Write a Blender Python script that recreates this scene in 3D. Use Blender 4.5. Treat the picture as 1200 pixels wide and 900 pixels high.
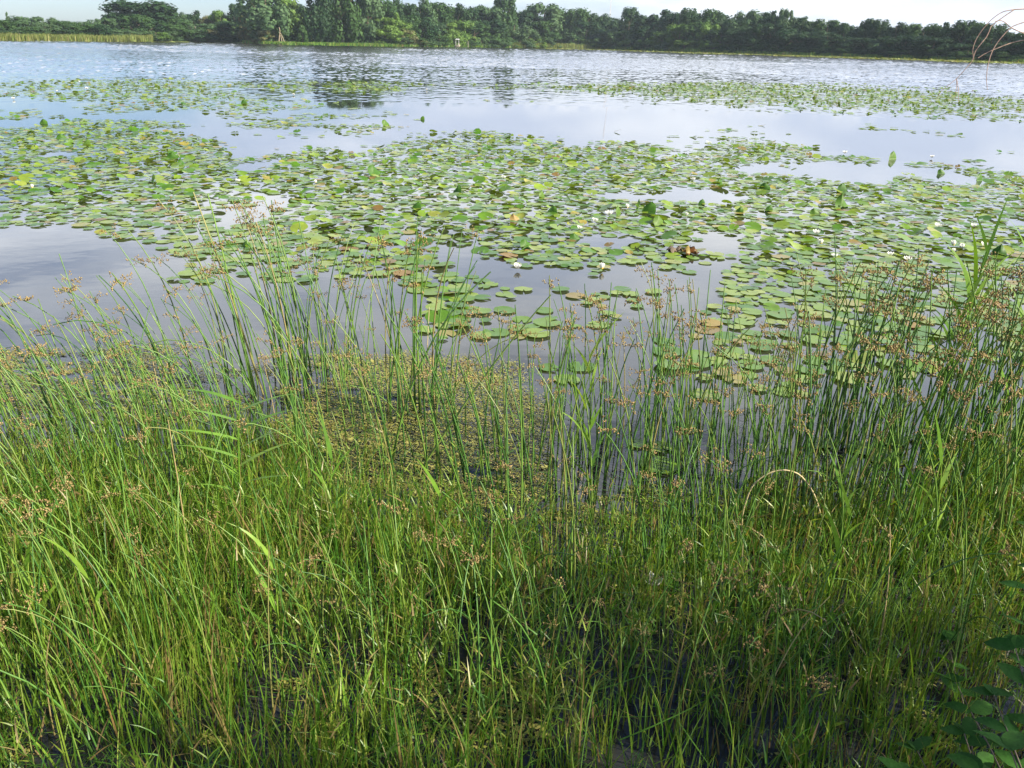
import bpy, math, random
import numpy as np
from mathutils import Vector, Matrix

for o in list(bpy.data.objects):
    bpy.data.objects.remove(o, do_unlink=True)
S = bpy.context.scene
C = S.collection
rng = np.random.default_rng(11)
random.seed(11)
R_ = math.radians

# ------------------------------------------------------------------ camera
CAM_H, PITCH, ROLL, FPX = 1.9, R_(23.2), R_(1.25), 933.0
cd = bpy.data.cameras.new('camera')
cam = bpy.data.objects.new('camera', cd)
C.objects.link(cam)
cd.sensor_width = 36.0
cd.lens = FPX / 1200 * 36
cd.clip_start = 0.02
cd.clip_end = 4000
CM = Matrix.Rotation(math.pi / 2 - PITCH, 3, 'X') @ Matrix.Rotation(ROLL, 3, 'Z')
cam.matrix_world = Matrix.Translation((0, 0, CAM_H)) @ CM.to_4x4()
S.camera = cam
CMn = np.array(CM)

# ------------------------------------------------------------------ sky, sun, exposure
SUN_EL, SUN_AZ = R_(32), R_(110)          # azimuth clockwise from the view direction (+Y)
w = bpy.data.worlds.new('World')
S.world = w
w.use_nodes = True
nt = w.node_tree
nt.nodes.clear()
out = nt.nodes.new('ShaderNodeOutputWorld')
bg = nt.nodes.new('ShaderNodeBackground')
bg.inputs[1].default_value = 0.065
sky = nt.nodes.new('ShaderNodeTexSky')
sky.sky_type = 'NISHITA'
sky.sun_disc = False
sky.sun_elevation = SUN_EL
sky.sun_rotation = SUN_AZ
sky.air_density = 1.0
sky.dust_density = 0.7
sky.ozone_density = 1.2
tc = nt.nodes.new('ShaderNodeTexCoord')
mp = nt.nodes.new('ShaderNodeMapping')
mp.inputs['Location'].default_value = (3.1, 1.7, 0.4)
mp.inputs['Scale'].default_value = (1.0, 1.0, 3.2)
nz = nt.nodes.new('ShaderNodeTexNoise')
nz.inputs['Scale'].default_value = 2.3
nz.inputs['Detail'].default_value = 8
nz.inputs['Roughness'].default_value = 0.55
nz.inputs['Distortion'].default_value = 0.25
L = nt.links.new


def wmath(op, a, b=None, clamp=False):
    n = nt.nodes.new('ShaderNodeMath')
    n.operation = op
    n.use_clamp = clamp
    for i, v in enumerate((a, b)):
        if v is None:
            continue
        if isinstance(v, (int, float)):
            n.inputs[i].default_value = v
        else:
            L(v, n.inputs[i])
    return n.outputs[0]


def wrange(v, a, b, c, d):
    n = nt.nodes.new('ShaderNodeMapRange')
    for i, q in enumerate((a, b, c, d)):
        n.inputs[i + 1].default_value = q
    L(v, n.inputs[0])
    return n.outputs[0]


# a field of fair weather cloud: thicker low in the sky and towards the right, open blue overhead
L(tc.outputs['Generated'], mp.inputs[0])
L(mp.outputs[0], nz.inputs['Vector'])
sep = nt.nodes.new('ShaderNodeSeparateXYZ')
L(tc.outputs['Generated'], sep.inputs[0])
side = wmath('MULTIPLY', sep.outputs['X'], 0.24)
high = wmath('ADD', wrange(sep.outputs['Z'], 0.03, 0.10, 0.0, 0.19), wrange(sep.outputs['Z'], 0.30, 0.65, 0.0, -0.36))
cov = wmath('ADD', wmath('ADD', nz.outputs['Fac'], side), high)
cfac = wrange(cov, 0.44, 0.60, 0.0, 1.0)
nz2 = nt.nodes.new('ShaderNodeTexNoise')
nz2.inputs['Scale'].default_value = 4.0
nz2.inputs['Detail'].default_value = 6
L(mp.outputs[0], nz2.inputs['Vector'])
crc = nt.nodes.new('ShaderNodeValToRGB')
crc.color_ramp.elements[0].position = 0.36
crc.color_ramp.elements[0].color = (6.2, 7.1, 9.0, 1)
crc.color_ramp.elements[1].position = 0.66
crc.color_ramp.elements[1].color = (10.6, 11.0, 11.6, 1)
mx = nt.nodes.new('ShaderNodeMix')
mx.data_type = 'RGBA'
L(nz2.outputs['Fac'], crc.inputs[0])
L(cfac, mx.inputs[0])
wb = nt.nodes.new('ShaderNodeVectorMath')
wb.operation = 'MULTIPLY'
wb.inputs[1].default_value = (0.64, 0.76, 1.05)
L(sky.outputs[0], wb.inputs[0])
L(wb.outputs[0], mx.inputs[6])
cb = nt.nodes.new('ShaderNodeVectorMath')
cb.operation = 'SCALE'
L(crc.outputs[0], cb.inputs[0])
L(wrange(sep.outputs['Z'], 0.05, 0.16, 0.72, 1.2), cb.inputs['Scale'])
L(cb.outputs[0], mx.inputs[7])
L(mx.outputs[2], bg.inputs[0])
L(bg.outputs[0], out.inputs[0])

sd = bpy.data.lights.new('sun', 'SUN')
sd.energy = 5.0
sd.angle = R_(0.53)
sd.color = (1.0, 0.91, 0.74)
sun = bpy.data.objects.new('sun', sd)
C.objects.link(sun)
SUNDIR = Vector((math.sin(SUN_AZ) * math.cos(SUN_EL), math.cos(SUN_AZ) * math.cos(SUN_EL), math.sin(SUN_EL)))
sun.rotation_euler = SUNDIR.to_track_quat('Z', 'Y').to_euler()
sun.location = (20, 0, 30)

S.view_settings.view_transform = 'Standard'
S.view_settings.look = 'None'
S.view_settings.gamma = 1.0
S.view_settings.use_curve_mapping = False
S.view_settings.exposure = 1.42
S.render.engine = 'CYCLES'
S.cycles.max_bounces = 8
S.cycles.transparent_max_bounces = 8
S.cycles.volume_bounces = 0


# ------------------------------------------------------------------ pixel <-> place helpers (photo 1200 x 900)
def ray(px, py):
    d = CMn @ np.array([(px - 600) / FPX, -(py - 450) / FPX, -1.0])
    return d


def gpt(px, py, z=0.0):
    d = ray(px, py)
    t = (z - CAM_H) / d[2]
    return np.array([d[0] * t, d[1] * t, z])


def far(px, py, D):
    d = ray(px, py)
    t = D / math.hypot(d[0], d[1])
    return np.array([d[0] * t, d[1] * t, CAM_H + d[2] * t])


def aty(px, py, Y):
    d = ray(px, py)
    t = Y / d[1]
    return np.array([d[0] * t, Y, CAM_H + d[2] * t])


def proj(P):
    P = np.asarray(P, float)
    q = (P - np.array([0, 0, CAM_H])) @ CMn
    zz = np.where(-q[..., 2] < 1e-3, 1e-3, -q[..., 2])
    return 600 + FPX * q[..., 0] / zz, 450 - FPX * q[..., 1] / zz


def vnoise(x, y, seed=0):
    """smooth value noise, vectorised"""
    x = np.asarray(x, float)
    y = np.asarray(y, float)
    xi = np.floor(x).astype(np.int64)
    yi = np.floor(y).astype(np.int64)
    fx = x - xi
    fy = y - yi
    fx = fx * fx * (3 - 2 * fx)
    fy = fy * fy * (3 - 2 * fy)

    def h(a, b):
        n = (a * 374761393 + b * 668265263 + seed * 974711) & 0x7fffffff
        n = ((n ^ (n >> 13)) * 1274126177) & 0x7fffffff
        return ((n ^ (n >> 16)) & 0xffff) / 65535.0
    a = h(xi, yi) * (1 - fx) + h(xi + 1, yi) * fx
    b = h(xi, yi + 1) * (1 - fx) + h(xi + 1, yi + 1) * fx
    return a * (1 - fy) + b * fy


def fbm(x, y, seed=0):
    return (vnoise(x, y, seed) + 0.5 * vnoise(x * 2.1, y * 2.1, seed + 1) + 0.25 * vnoise(x * 4.3, y * 4.3, seed + 2)) / 1.75


def inpoly(px, py, poly):
    px = np.asarray(px, float)
    py = np.asarray(py, float)
    r = np.zeros(px.shape, bool)
    n = len(poly)
    for i in range(n):
        x1, y1 = poly[i]
        x2, y2 = poly[(i + 1) % n]
        if y1 == y2:
            continue
        c = ((y1 > py) != (y2 > py)) & (px < (x2 - x1) * (py - y1) / (y2 - y1) + x1)
        r ^= c
    return r


# ------------------------------------------------------------------ mesh helpers
class MB:
    """collects quads / triangles from arrays into one mesh"""

    def __init__(self):
        self.v, self.f4, self.f3, self.t, self.n = [], [], [], [], 0
        self.m4, self.m3 = [], []

    def add(self, v, f, tint=0.0, mat=0):
        v = np.asarray(v, float).reshape(-1, 3)
        f = np.asarray(f, np.int64)
        if f.shape[1] == 4:
            self.f4.append(f + self.n)
            self.m4.append(np.full(len(f), mat))
        else:
            self.f3.append(f + self.n)
            self.m3.append(np.full(len(f), mat))
        self.v.append(v)
        self.t.append(np.broadcast_to(np.asarray(tint, float).ravel() if np.ndim(tint) else tint, (len(v),)).copy())
        self.n += len(v)

    def arrays(self):
        return (np.concatenate(self.v), np.concatenate(self.f4) if self.f4 else np.zeros((0, 4), np.int64),
                np.concatenate(self.f3) if self.f3 else np.zeros((0, 3), np.int64), np.concatenate(self.t))

    def mesh(self, name, mats, smooth=True):
        v, f4, f3, t = self.arrays()
        me = bpy.data.meshes.new(name)
        me.vertices.add(len(v))
        me.vertices.foreach_set('co', np.ascontiguousarray(v.ravel(), dtype=np.float32))
        nl = f4.size + f3.size
        me.loops.add(nl)
        me.loops.foreach_set('vertex_index', np.concatenate([f4.ravel(), f3.ravel()]).astype(np.int32))
        npoly = len(f4) + len(f3)
        me.polygons.add(npoly)
        st = np.concatenate([np.arange(len(f4)) * 4, f4.size + np.arange(len(f3)) * 3]).astype(np.int32)
        me.polygons.foreach_set('loop_start', st)
        mi = np.concatenate(self.m4 + self.m3).astype(np.int32)
        if not isinstance(mats, (list, tuple)):
            mats = [mats]
        for m in mats:
            me.materials.append(m)
        me.polygons.foreach_set('material_index', mi)
        me.polygons.foreach_set('use_smooth', np.full(npoly, bool(smooth), dtype=np.bool_))
        a = me.attributes.new('tint', 'FLOAT', 'POINT')
        a.data.foreach_set('value', t.astype(np.float32))
        me.update(calc_edges=True)
        me.validate()
        return me


def obj(name, me, parent=None, loc=(0, 0, 0), rz=0.0):
    o = bpy.data.objects.new(name, me)
    C.objects.link(o)
    o.location = loc
    o.rotation_euler = (0, 0, rz)
    if parent is not None:
        o.parent = parent
    return o


def tag(o, label=None, cat=None, group=None, kind=None):
    if label:
        o['label'] = label
    if cat:
        o['category'] = cat
    if group:
        o['group'] = group
    if kind:
        o['kind'] = kind
    return o


def centerlines(base, az, phi0, kap, length, S_=6, power=1.3, wob=None):
    """base (N,3); az lean azimuth; phi0 start angle from vertical; kap extra bend by the tip. -> pts (N,S+1,3)"""
    N = len(base)
    t = (np.arange(S_) + 0.5) / S_
    phi = phi0[:, None] + kap[:, None] * t[None, :] ** power
    seg = (length / S_)[:, None]
    dx = np.cumsum(np.sin(phi) * seg, axis=1)
    dz = np.cumsum(np.cos(phi) * seg, axis=1)
    P = np.zeros((N, S_ + 1, 3))
    P[:, 1:, 0] = dx * np.cos(az)[:, None]
    P[:, 1:, 1] = dx * np.sin(az)[:, None]
    P[:, 1:, 2] = dz
    return P + base[:, None, :]


def ribbons(mb, P, width, yaw, tint, prof=None, mat=0):
    N, K, _ = P.shape
    t = np.linspace(0, 1, K)
    if prof is None:
        prof = np.clip(1.0 - t ** 2.2, 0.06, 1)
    side = np.stack([np.cos(yaw), np.sin(yaw), np.zeros(N)], 1)
    hw = width[:, None] * prof[None, :] * 0.5
    A = P - side[:, None, :] * hw[..., None]
    B = P + side[:, None, :] * hw[..., None]
    V = np.stack([A, B], 2).reshape(-1, 3)
    i = np.arange(N)[:, None] * (2 * K) + np.arange(K - 1)[None, :] * 2
    F = np.stack([i, i + 1, i + 3, i + 2], -1).reshape(-1, 4)
    mb.add(V, F, np.repeat(tint, 2 * K), mat)


def tubes(mb, P, rad, tint, sides=4, prof=None, mat=0):
    N, K, _ = P.shape
    T = np.gradient(P, axis=1)
    T /= np.linalg.norm(T, axis=2, keepdims=True) + 1e-12
    up = np.tile(np.array([0.31, 0.95, 0.05]), (N, K, 1))
    U = np.cross(T, up)
    U /= np.linalg.norm(U, axis=2, keepdims=True) + 1e-12
    W = np.cross(T, U)
    if prof is None:
        prof = np.linspace(1, 0.35, K)
    r = np.asarray(rad)[:, None] * prof[None, :]
    a = np.arange(sides) * 2 * math.pi / sides
    V = P[:, :, None, :] + r[..., None, None] * (np.cos(a)[None, None, :, None] * U[:, :, None, :] + np.sin(a)[None, None, :, None] * W[:, :, None, :])
    V = V.reshape(-1, 3)
    b = np.arange(N)[:, None, None] * (K * sides) + np.arange(K - 1)[None, :, None] * sides
    s = np.arange(sides)[None, None, :]
    s2 = (s + 1) % sides
    F = np.stack([b + s, b + s2, b + sides + s2, b + sides + s], -1).reshape(-1, 4)
    mb.add(V, F, np.repeat(np.asarray(tint), K * sides), mat)


def tube1(mb, pts, r0, r1, sides=6, tint=0.0, mat=0):
    P = np.asarray(pts, float)[None]
    tubes(mb, P, np.array([1.0]), np.array([tint]), sides, np.linspace(r0, r1, P.shape[1]), mat)


def spline(pts, n):
    pts = np.asarray(pts, float)
    d = np.concatenate([[0], np.cumsum(np.linalg.norm(np.diff(pts, axis=0), axis=1))])
    m = np.gradient(pts, d, axis=0)
    s = np.linspace(0, d[-1], n)
    k = np.clip(np.searchsorted(d, s) - 1, 0, len(d) - 2)
    h = (d[k + 1] - d[k])[:, None]
    u = ((s - d[k])[:, None]) / h
    return ((2 * u**3 - 3 * u**2 + 1) * pts[k] + (u**3 - 2 * u**2 + u) * h * m[k] + (-2 * u**3 + 3 * u**2) * pts[k + 1] + (u**3 - u**2) * h * m[k + 1])


def box(mb, lo, hi, mat=0, tint=0.0):
    x0, y0, z0 = lo
    x1, y1, z1 = hi
    v = [(x0, y0, z0), (x1, y0, z0), (x1, y1, z0), (x0, y1, z0), (x0, y0, z1), (x1, y0, z1), (x1, y1, z1), (x0, y1, z1)]
    f = [(0, 3, 2, 1), (4, 5, 6, 7), (0, 1, 5, 4), (1, 2, 6, 5), (2, 3, 7, 6), (3, 0, 4, 7)]
    mb.add(v, f, tint, mat)


# ------------------------------------------------------------------ materials
def nodes(name):
    m = bpy.data.materials.new(name)
    m.use_nodes = True
    t = m.node_tree
    t.nodes.clear()
    o = t.nodes.new('ShaderNodeOutputMaterial')
    return m, t, o


def ramp(t, stops):
    r = t.nodes.new('ShaderNodeValToRGB')
    el = r.color_ramp.elements
    while len(el) < len(stops):
        el.new(0.5)
    for e, (p, c) in zip(el, stops):
        e.position = p
        e.color = (c[0], c[1], c[2], 1)
    return r


def leaf_mat(name, stops, rough=0.45, trans=0.35, noise=14.0, amt=0.25, spec=0.4, under=None, tcol=(1.35, 1.25, 0.45), spots=None):
    """leaf colour picked per blade (tint) and per object (random), fine mottling, light through the leaf"""
    m, t, o = nodes(name)
    N = t.nodes.new
    at = N('ShaderNodeAttribute')
    at.attribute_name = 'tint'
    oi = N('ShaderNodeObjectInfo')
    ad = N('ShaderNodeMath')
    ad.operation = 'ADD'
    fr = N('ShaderNodeMath')
    fr.operation = 'FRACT'
    t.links.new(at.outputs['Fac'], ad.inputs[0])
    t.links.new(oi.outputs['Random'], ad.inputs[1])
    t.links.new(ad.outputs[0], fr.inputs[0])
    cr = ramp(t, stops)
    t.links.new(fr.outputs[0], cr.inputs[0])
    tcx = N('ShaderNodeTexCoord')
    nz = N('ShaderNodeTexNoise')
    nz.inputs['Scale'].default_value = noise
    nz.inputs['Detail'].default_value = 4
    t.links.new(tcx.outputs['Object'], nz.inputs['Vector'])
    mr = N('ShaderNodeMapRange')
    mr.inputs[1].default_value = 0.3
    mr.inputs[2].default_value = 0.7
    mr.inputs[3].default_value = 1 - amt
    mr.inputs[4].default_value = 1 + amt
    t.links.new(nz.outputs['Fac'], mr.inputs[0])
    mu = N('ShaderNodeVectorMath')
    mu.operation = 'SCALE'
    t.links.new(cr.outputs[0], mu.inputs[0])
    t.links.new(mr.outputs[0], mu.inputs['Scale'])
    col = mu.outputs[0]
    if spots is not None:
        ns_ = N('ShaderNodeTexNoise')
        ns_.inputs['Scale'].default_value = 5.0
        ns_.inputs['Detail'].default_value = 6
        ns_.inputs['Roughness'].default_value = 0.7
        g2 = N('ShaderNodeNewGeometry')
        t.links.new(g2.outputs['Position'], ns_.inputs['Vector'])
        ms_ = N('ShaderNodeMapRange')
        ms_.inputs[1].default_value = 0.58
        ms_.inputs[2].default_value = 0.70
        ms_.inputs[4].default_value = 0.45
        t.links.new(ns_.outputs['Fac'], ms_.inputs[0])
        mxs = N('ShaderNodeMix')
        mxs.data_type = 'RGBA'
        mxs.inputs[7].default_value = (*spots, 1)
        t.links.new(ms_.outputs[0], mxs.inputs[0])
        t.links.new(col, mxs.inputs[6])
        col = mxs.outputs[2]
    if under is not None:
        ge = N('ShaderNodeNewGeometry')
        mxu = N('ShaderNodeMix')
        mxu.data_type = 'RGBA'
        mxu.inputs[7].default_value = (*under, 1)
        t.links.new(ge.outputs['Backfacing'], mxu.inputs[0])
        t.links.new(col, mxu.inputs[6])
        col = mxu.outputs[2]
    p = N('ShaderNodeBsdfPrincipled')
    p.inputs['Roughness'].default_value = rough
    p.inputs['Specular IOR Level'].default_value = spec
    t.links.new(col, p.inputs['Base Color'])
    if trans > 0:
        tr = N('ShaderNodeBsdfTranslucent')
        m2 = N('ShaderNodeVectorMath')
        m2.operation = 'MULTIPLY'
        m2.inputs[1].default_value = tcol
        t.links.new(col, m2.inputs[0])
        t.links.new(m2.outputs[0], tr.inputs[0])
        ms = N('ShaderNodeMixShader')
        ms.inputs[0].default_value = trans
        t.links.new(p.outputs[0], ms.inputs[1])
        t.links.new(tr.outputs[0], ms.inputs[2])
        t.links.new(ms.outputs[0], o.inputs[0])
    else:
        t.links.new(p.outputs[0], o.inputs[0])
    return m


def plain_mat(name, col, rough=0.6, noise=8.0, amt=0.3, bump=0.0):
    m, t, o = nodes(name)
    N = t.nodes.new
    p = N('ShaderNodeBsdfPrincipled')
    p.inputs['Roughness'].default_value = rough
    tcx = N('ShaderNodeTexCoord')
    nz = N('ShaderNodeTexNoise')
    nz.inputs['Scale'].default_value = noise
    nz.inputs['Detail'].default_value = 6
    t.links.new(tcx.outputs['Object'], nz.inputs['Vector'])
    cr = ramp(t, [(0.3, [c * (1 - amt) for c in col]), (0.7, [c * (1 + amt) for c in col])])
    t.links.new(nz.outputs['Fac'], cr.inputs[0])
    t.links.new(cr.outputs[0], p.inputs['Base Color'])
    if bump:
        b = N('ShaderNodeBump')
        b.inputs['Strength'].default_value = bump
        b.inputs['Distance'].default_value = 0.02
        t.links.new(nz.outputs['Fac'], b.inputs['Height'])
        t.links.new(b.outputs[0], p.inputs['Normal'])
    t.links.new(p.outputs[0], o.inputs[0])
    return m


def water_mat():
    m, t, o = nodes('lake_water')
    N = t.nodes.new
    p = N('ShaderNodeBsdfPrincipled')
    p.inputs['Base Color'].default_value = (0.020, 0.021, 0.019, 1)
    p.inputs['IOR'].default_value = 1.42
    p.inputs['Specular IOR Level'].default_value = 0.5
    ge = N('ShaderNodeNewGeometry')
    # distance from the near bank decides how far out the breeze reaches the surface
    sx = N('ShaderNodeSeparateXYZ')
    t.links.new(ge.outputs['Position'], sx.inputs[0])
    dist = N('ShaderNodeMapRange')
    dist.inputs[1].default_value = 40
    dist.inputs[2].default_value = 90
    t.links.new(sx.outputs['Y'], dist.inputs[0])
    # small near ripples
    m1 = N('ShaderNodeMapping')
    m1.inputs['Scale'].default_value = (1.0, 1.4, 1)
    t.links.new(ge.outputs['Position'], m1.inputs[0])
    n1 = N('ShaderNodeTexNoise')
    n1.inputs['Scale'].default_value = 2.6
    n1.inputs['Detail'].default_value = 2
    t.links.new(m1.outputs[0], n1.inputs['Vector'])
    b1 = N('ShaderNodeBump')
    b1.inputs['Strength'].default_value = 0.10
    b1.inputs['Distance'].default_value = 0.012
    t.links.new(n1.outputs['Fac'], b1.inputs['Height'])
    t.links.new(b1.outputs[0], p.inputs['Normal'])
    rr = N('ShaderNodeMapRange')
    rr.inputs[3].default_value = 0.02
    rr.inputs[4].default_value = 0.12
    t.links.new(dist.outputs[0], rr.inputs[0])
    t.links.new(rr.outputs[0], p.inputs['Roughness'])
    t.links.new(p.outputs[0], o.inputs[0])
    return m


M = {}
M['water'] = water_mat()
M['mud'] = plain_mat('mud', (0.045, 0.036, 0.022), 0.8, 5, 0.4, 0.6)
M['land'] = leaf_mat('meadow', [(0.0, (0.10, 0.15, 0.035)), (1.0, (0.14, 0.18, 0.05))], 0.8, 0.0, 0.25, 0.35, 0.1)
M['grass'] = leaf_mat('grass_blade', [(0.0, (0.044, 0.13, 0.014)), (0.4, (0.085, 0.195, 0.020)), (0.72, (0.145, 0.25, 0.028)), (0.90, (0.20, 0.255, 0.040)), (0.94, (0.24, 0.19, 0.08)), (1.0, (0.20, 0.13, 0.05))], 0.4, 0.36, 40, 0.2)
M['rush'] = leaf_mat('rush_stem', [(0.0, (0.042, 0.115, 0.024)), (0.4, (0.075, 0.165, 0.029)), (0.78, (0.125, 0.215, 0.036)), (0.95, (0.16, 0.20, 0.05)), (1.0, (0.26, 0.20, 0.09))], 0.4, 0.12, 30, 0.2)
M['head'] = leaf_mat('rush_seed_head', [(0.0, (0.16, 0.105, 0.045)), (0.5, (0.26, 0.185, 0.075)), (1.0, (0.34, 0.26, 0.11))], 0.7, 0.2, 60, 0.3, 0.2, None, (1.2, 1.0, 0.7))
M['reed'] = leaf_mat('reed_leaf', [(0.0, (0.10, 0.22, 0.03)), (0.6, (0.16, 0.30, 0.035)), (1.0, (0.22, 0.34, 0.05))], 0.4, 0.42, 25, 0.15)
M['dry'] = leaf_mat('dry_stem', [(0.0, (0.42, 0.34, 0.18)), (1.0, (0.50, 0.42, 0.24))], 0.6, 0.1, 40, 0.2, 0.3, None, (1.1, 1, 0.8))
M['pad'] = leaf_mat('lily_pad', [(0.0, (0.060, 0.155, 0.012)), (0.35, (0.12, 0.23, 0.019)), (0.7, (0.21, 0.30, 0.034)), (0.9, (0.24, 0.30, 0.05)), (0.95, (0.29, 0.25, 0.055)), (1.0, (0.19, 0.12, 0.035))], 0.33, 0.32, 9, 0.22, 0.40, (0.15, 0.24, 0.035), spots=(0.20, 0.20, 0.05))
M['pad_up'] = leaf_mat('standing_lily_leaf', [(0.0, (0.035, 0.10, 0.012)), (0.5, (0.06, 0.15, 0.018)), (1.0, (0.11, 0.19, 0.03))], 0.5, 0.38, 9, 0.3, 0.25, (0.10, 0.17, 0.035))
M['pad_old'] = leaf_mat('old_lily_pad', [(0.0, (0.20, 0.12, 0.035)), (0.5, (0.27, 0.21, 0.05)), (1.0, (0.13, 0.07, 0.03))], 0.5, 0.15, 18, 0.4, 0.4, (0.25, 0.12, 0.06), (1.2, 1, 0.6))
M['petal'] = leaf_mat('white_petal', [(0.0, (0.80, 0.80, 0.74)), (1.0, (0.82, 0.82, 0.78))], 0.5, 0.3, 20, 0.04, 0.3, None, (1, 1, 0.95))
M['stamen'] = plain_mat('yellow_stamen', (0.75, 0.55, 0.06), 0.6, 40, 0.2)
M['algae'] = leaf_mat('algae_fleck', [(0.0, (0.17, 0.18, 0.03)), (0.5, (0.24, 0.24, 0.05)), (0.85, (0.30, 0.28, 0.08)), (1.0, (0.14, 0.10, 0.04))], 0.6, 0.1, 30, 0.3)
M['shrub'] = leaf_mat('shrub_leaf', [(0.0, (0.025, 0.085, 0.014)), (1.0, (0.045, 0.12, 0.02))], 0.6, 0.25, 12, 0.25, 0.06)
M['bark'] = plain_mat('bark', (0.10, 0.075, 0.05), 0.85, 12, 0.45, 0.6)
M['pale_bark'] = plain_mat('pale_bark', (0.26, 0.21, 0.13), 0.8, 4, 0.3, 0.3)
M['twig'] = plain_mat('twig_bark', (0.34, 0.23, 0.17), 0.6, 40, 0.4, 0.3)
TREECOL = {
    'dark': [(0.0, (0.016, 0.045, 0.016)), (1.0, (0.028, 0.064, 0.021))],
    'mid': [(0.0, (0.030, 0.074, 0.021)), (1.0, (0.052, 0.105, 0.028))],
    'bright': [(0.0, (0.085, 0.165, 0.030)), (1.0, (0.12, 0.20, 0.040))],
    'willow': [(0.0, (0.050, 0.100, 0.040)), (1.0, (0.075, 0.13, 0.055))],
    'olive': [(0.0, (0.11, 0.12, 0.045)), (1.0, (0.15, 0.15, 0.06))],
}
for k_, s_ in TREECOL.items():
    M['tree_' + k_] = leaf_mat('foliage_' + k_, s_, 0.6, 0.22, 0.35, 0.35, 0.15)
M['spit'] = leaf_mat('reed_bed_blade', [(0.0, (0.12, 0.17, 0.035)), (0.7, (0.19, 0.22, 0.06)), (1.0, (0.26, 0.24, 0.10))], 0.6, 0.3, 1, 0.2, 0.2)
M['white'] = plain_mat('white_paint', (0.8, 0.8, 0.8), 0.4, 3, 0.04)
M['steel'] = plain_mat('mast_paint', (0.60, 0.52, 0.50), 0.5, 0.5, 0.2)
M['wood'] = plain_mat('weathered_wood', (0.35, 0.30, 0.24), 0.8, 3, 0.3)

# ------------------------------------------------------------------ ground and water
shore_px = [(0, 47.3), (100, 48.3), (180, 49.2), (270, 50.5), (330, 52.8), (400, 53.8), (480, 55), (560, 55.8), (650, 57), (700, 58), (800, 61.3), (900, 64.3), (1000, 67.3), (1100, 70.6), (1200, 74)]
sh = [gpt(*p) for p in shore_px]
sh_th = np.array([math.atan2(p[0], p[1]) for p in sh])
sh_r = np.array([math.hypot(p[0], p[1]) for p in sh])


def shoreR(th):
    return np.interp(th, np.concatenate([[-1.5], sh_th, [1.5]]), np.concatenate([[230], sh_r, [150]]))


def near_edge(x):
    return 0.75 + 0.25 * vnoise(x * 0.9, 3.3, 5) + 2.4 * np.clip((np.asarray(x) - 3.2) / 2.0, 0, 1)


def build_ground():
    na = 256
    th = np.linspace(-math.pi, math.pi, na, endpoint=False)
    Rf = np.where(np.abs(th) < 1.5, shoreR(np.clip(th, -1.5, 1.5)), 150.0)
    ring = np.concatenate([np.arange(0.25, 6, 0.25), [7, 9, 12, 18, 30, 50, 75, 100]])
    rel = np.array([0.9, 0.97, 0.99, 1.0, 1.006, 1.015, 1.03, 1.06, 1.12, 1.25, 1.5, 2.0])
    rows = [np.full(na, r) for r in ring] + [np.maximum(Rf * q, 101 + q) for q in rel] + [np.full(na, 800.0)]
    V = []
    for r in rows:
        x, y = r * np.sin(th), r * np.cos(th)
        near = np.clip((near_edge(x) - y) * 0.28, -0.55, 0.5) + 0.06 * (fbm(x * 1.7, y * 1.7, 9) - 0.5)
        inlake = (np.abs(th) < 1.5)
        fz = np.where(inlake, np.clip((r - Rf) * 0.10, -0.6, 0.5) + np.clip((r - Rf - 8) * 0.01, 0, 1.2), -0.6)
        z = np.maximum(near, fz)
        V.append(np.stack([x, y, z], 1))
    V = np.concatenate(V)
    n = len(rows)
    i = np.arange(n - 1)[:, None] * na + np.arange(na)[None, :]
    j = np.arange(n - 1)[:, None] * na + (np.arange(na)[None, :] + 1) % na
    F = np.stack([i, i + na, j + na, j], -1).reshape(-1, 4)
    mb = MB()
    mat = np.where(np.repeat(np.arange(n - 1), na) < len(ring), 0, 1)
    for k in (0, 1):
        pass
    mb.add(V, F[mat == 0], 0.3, 0)
    fr = F[mat == 1]
    mb.f4.append(fr)
    mb.m4.append(np.full(len(fr), 1))
    c = len(V)
    mb.add([(0, 0, 0.30)], [(0, 0, 0)], 0.3, 0)
    mb.f3 = [np.stack([np.full(na, c), (np.arange(na) + 1) % na, np.arange(na)], 1)[:, ::-1]]
    mb.m3 = [np.zeros(na)]
    tag(obj('ground', mb.mesh('ground', [M['mud'], M['land']])), 'muddy lake bed and low grassy shore', kind='structure')


build_ground()


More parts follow.
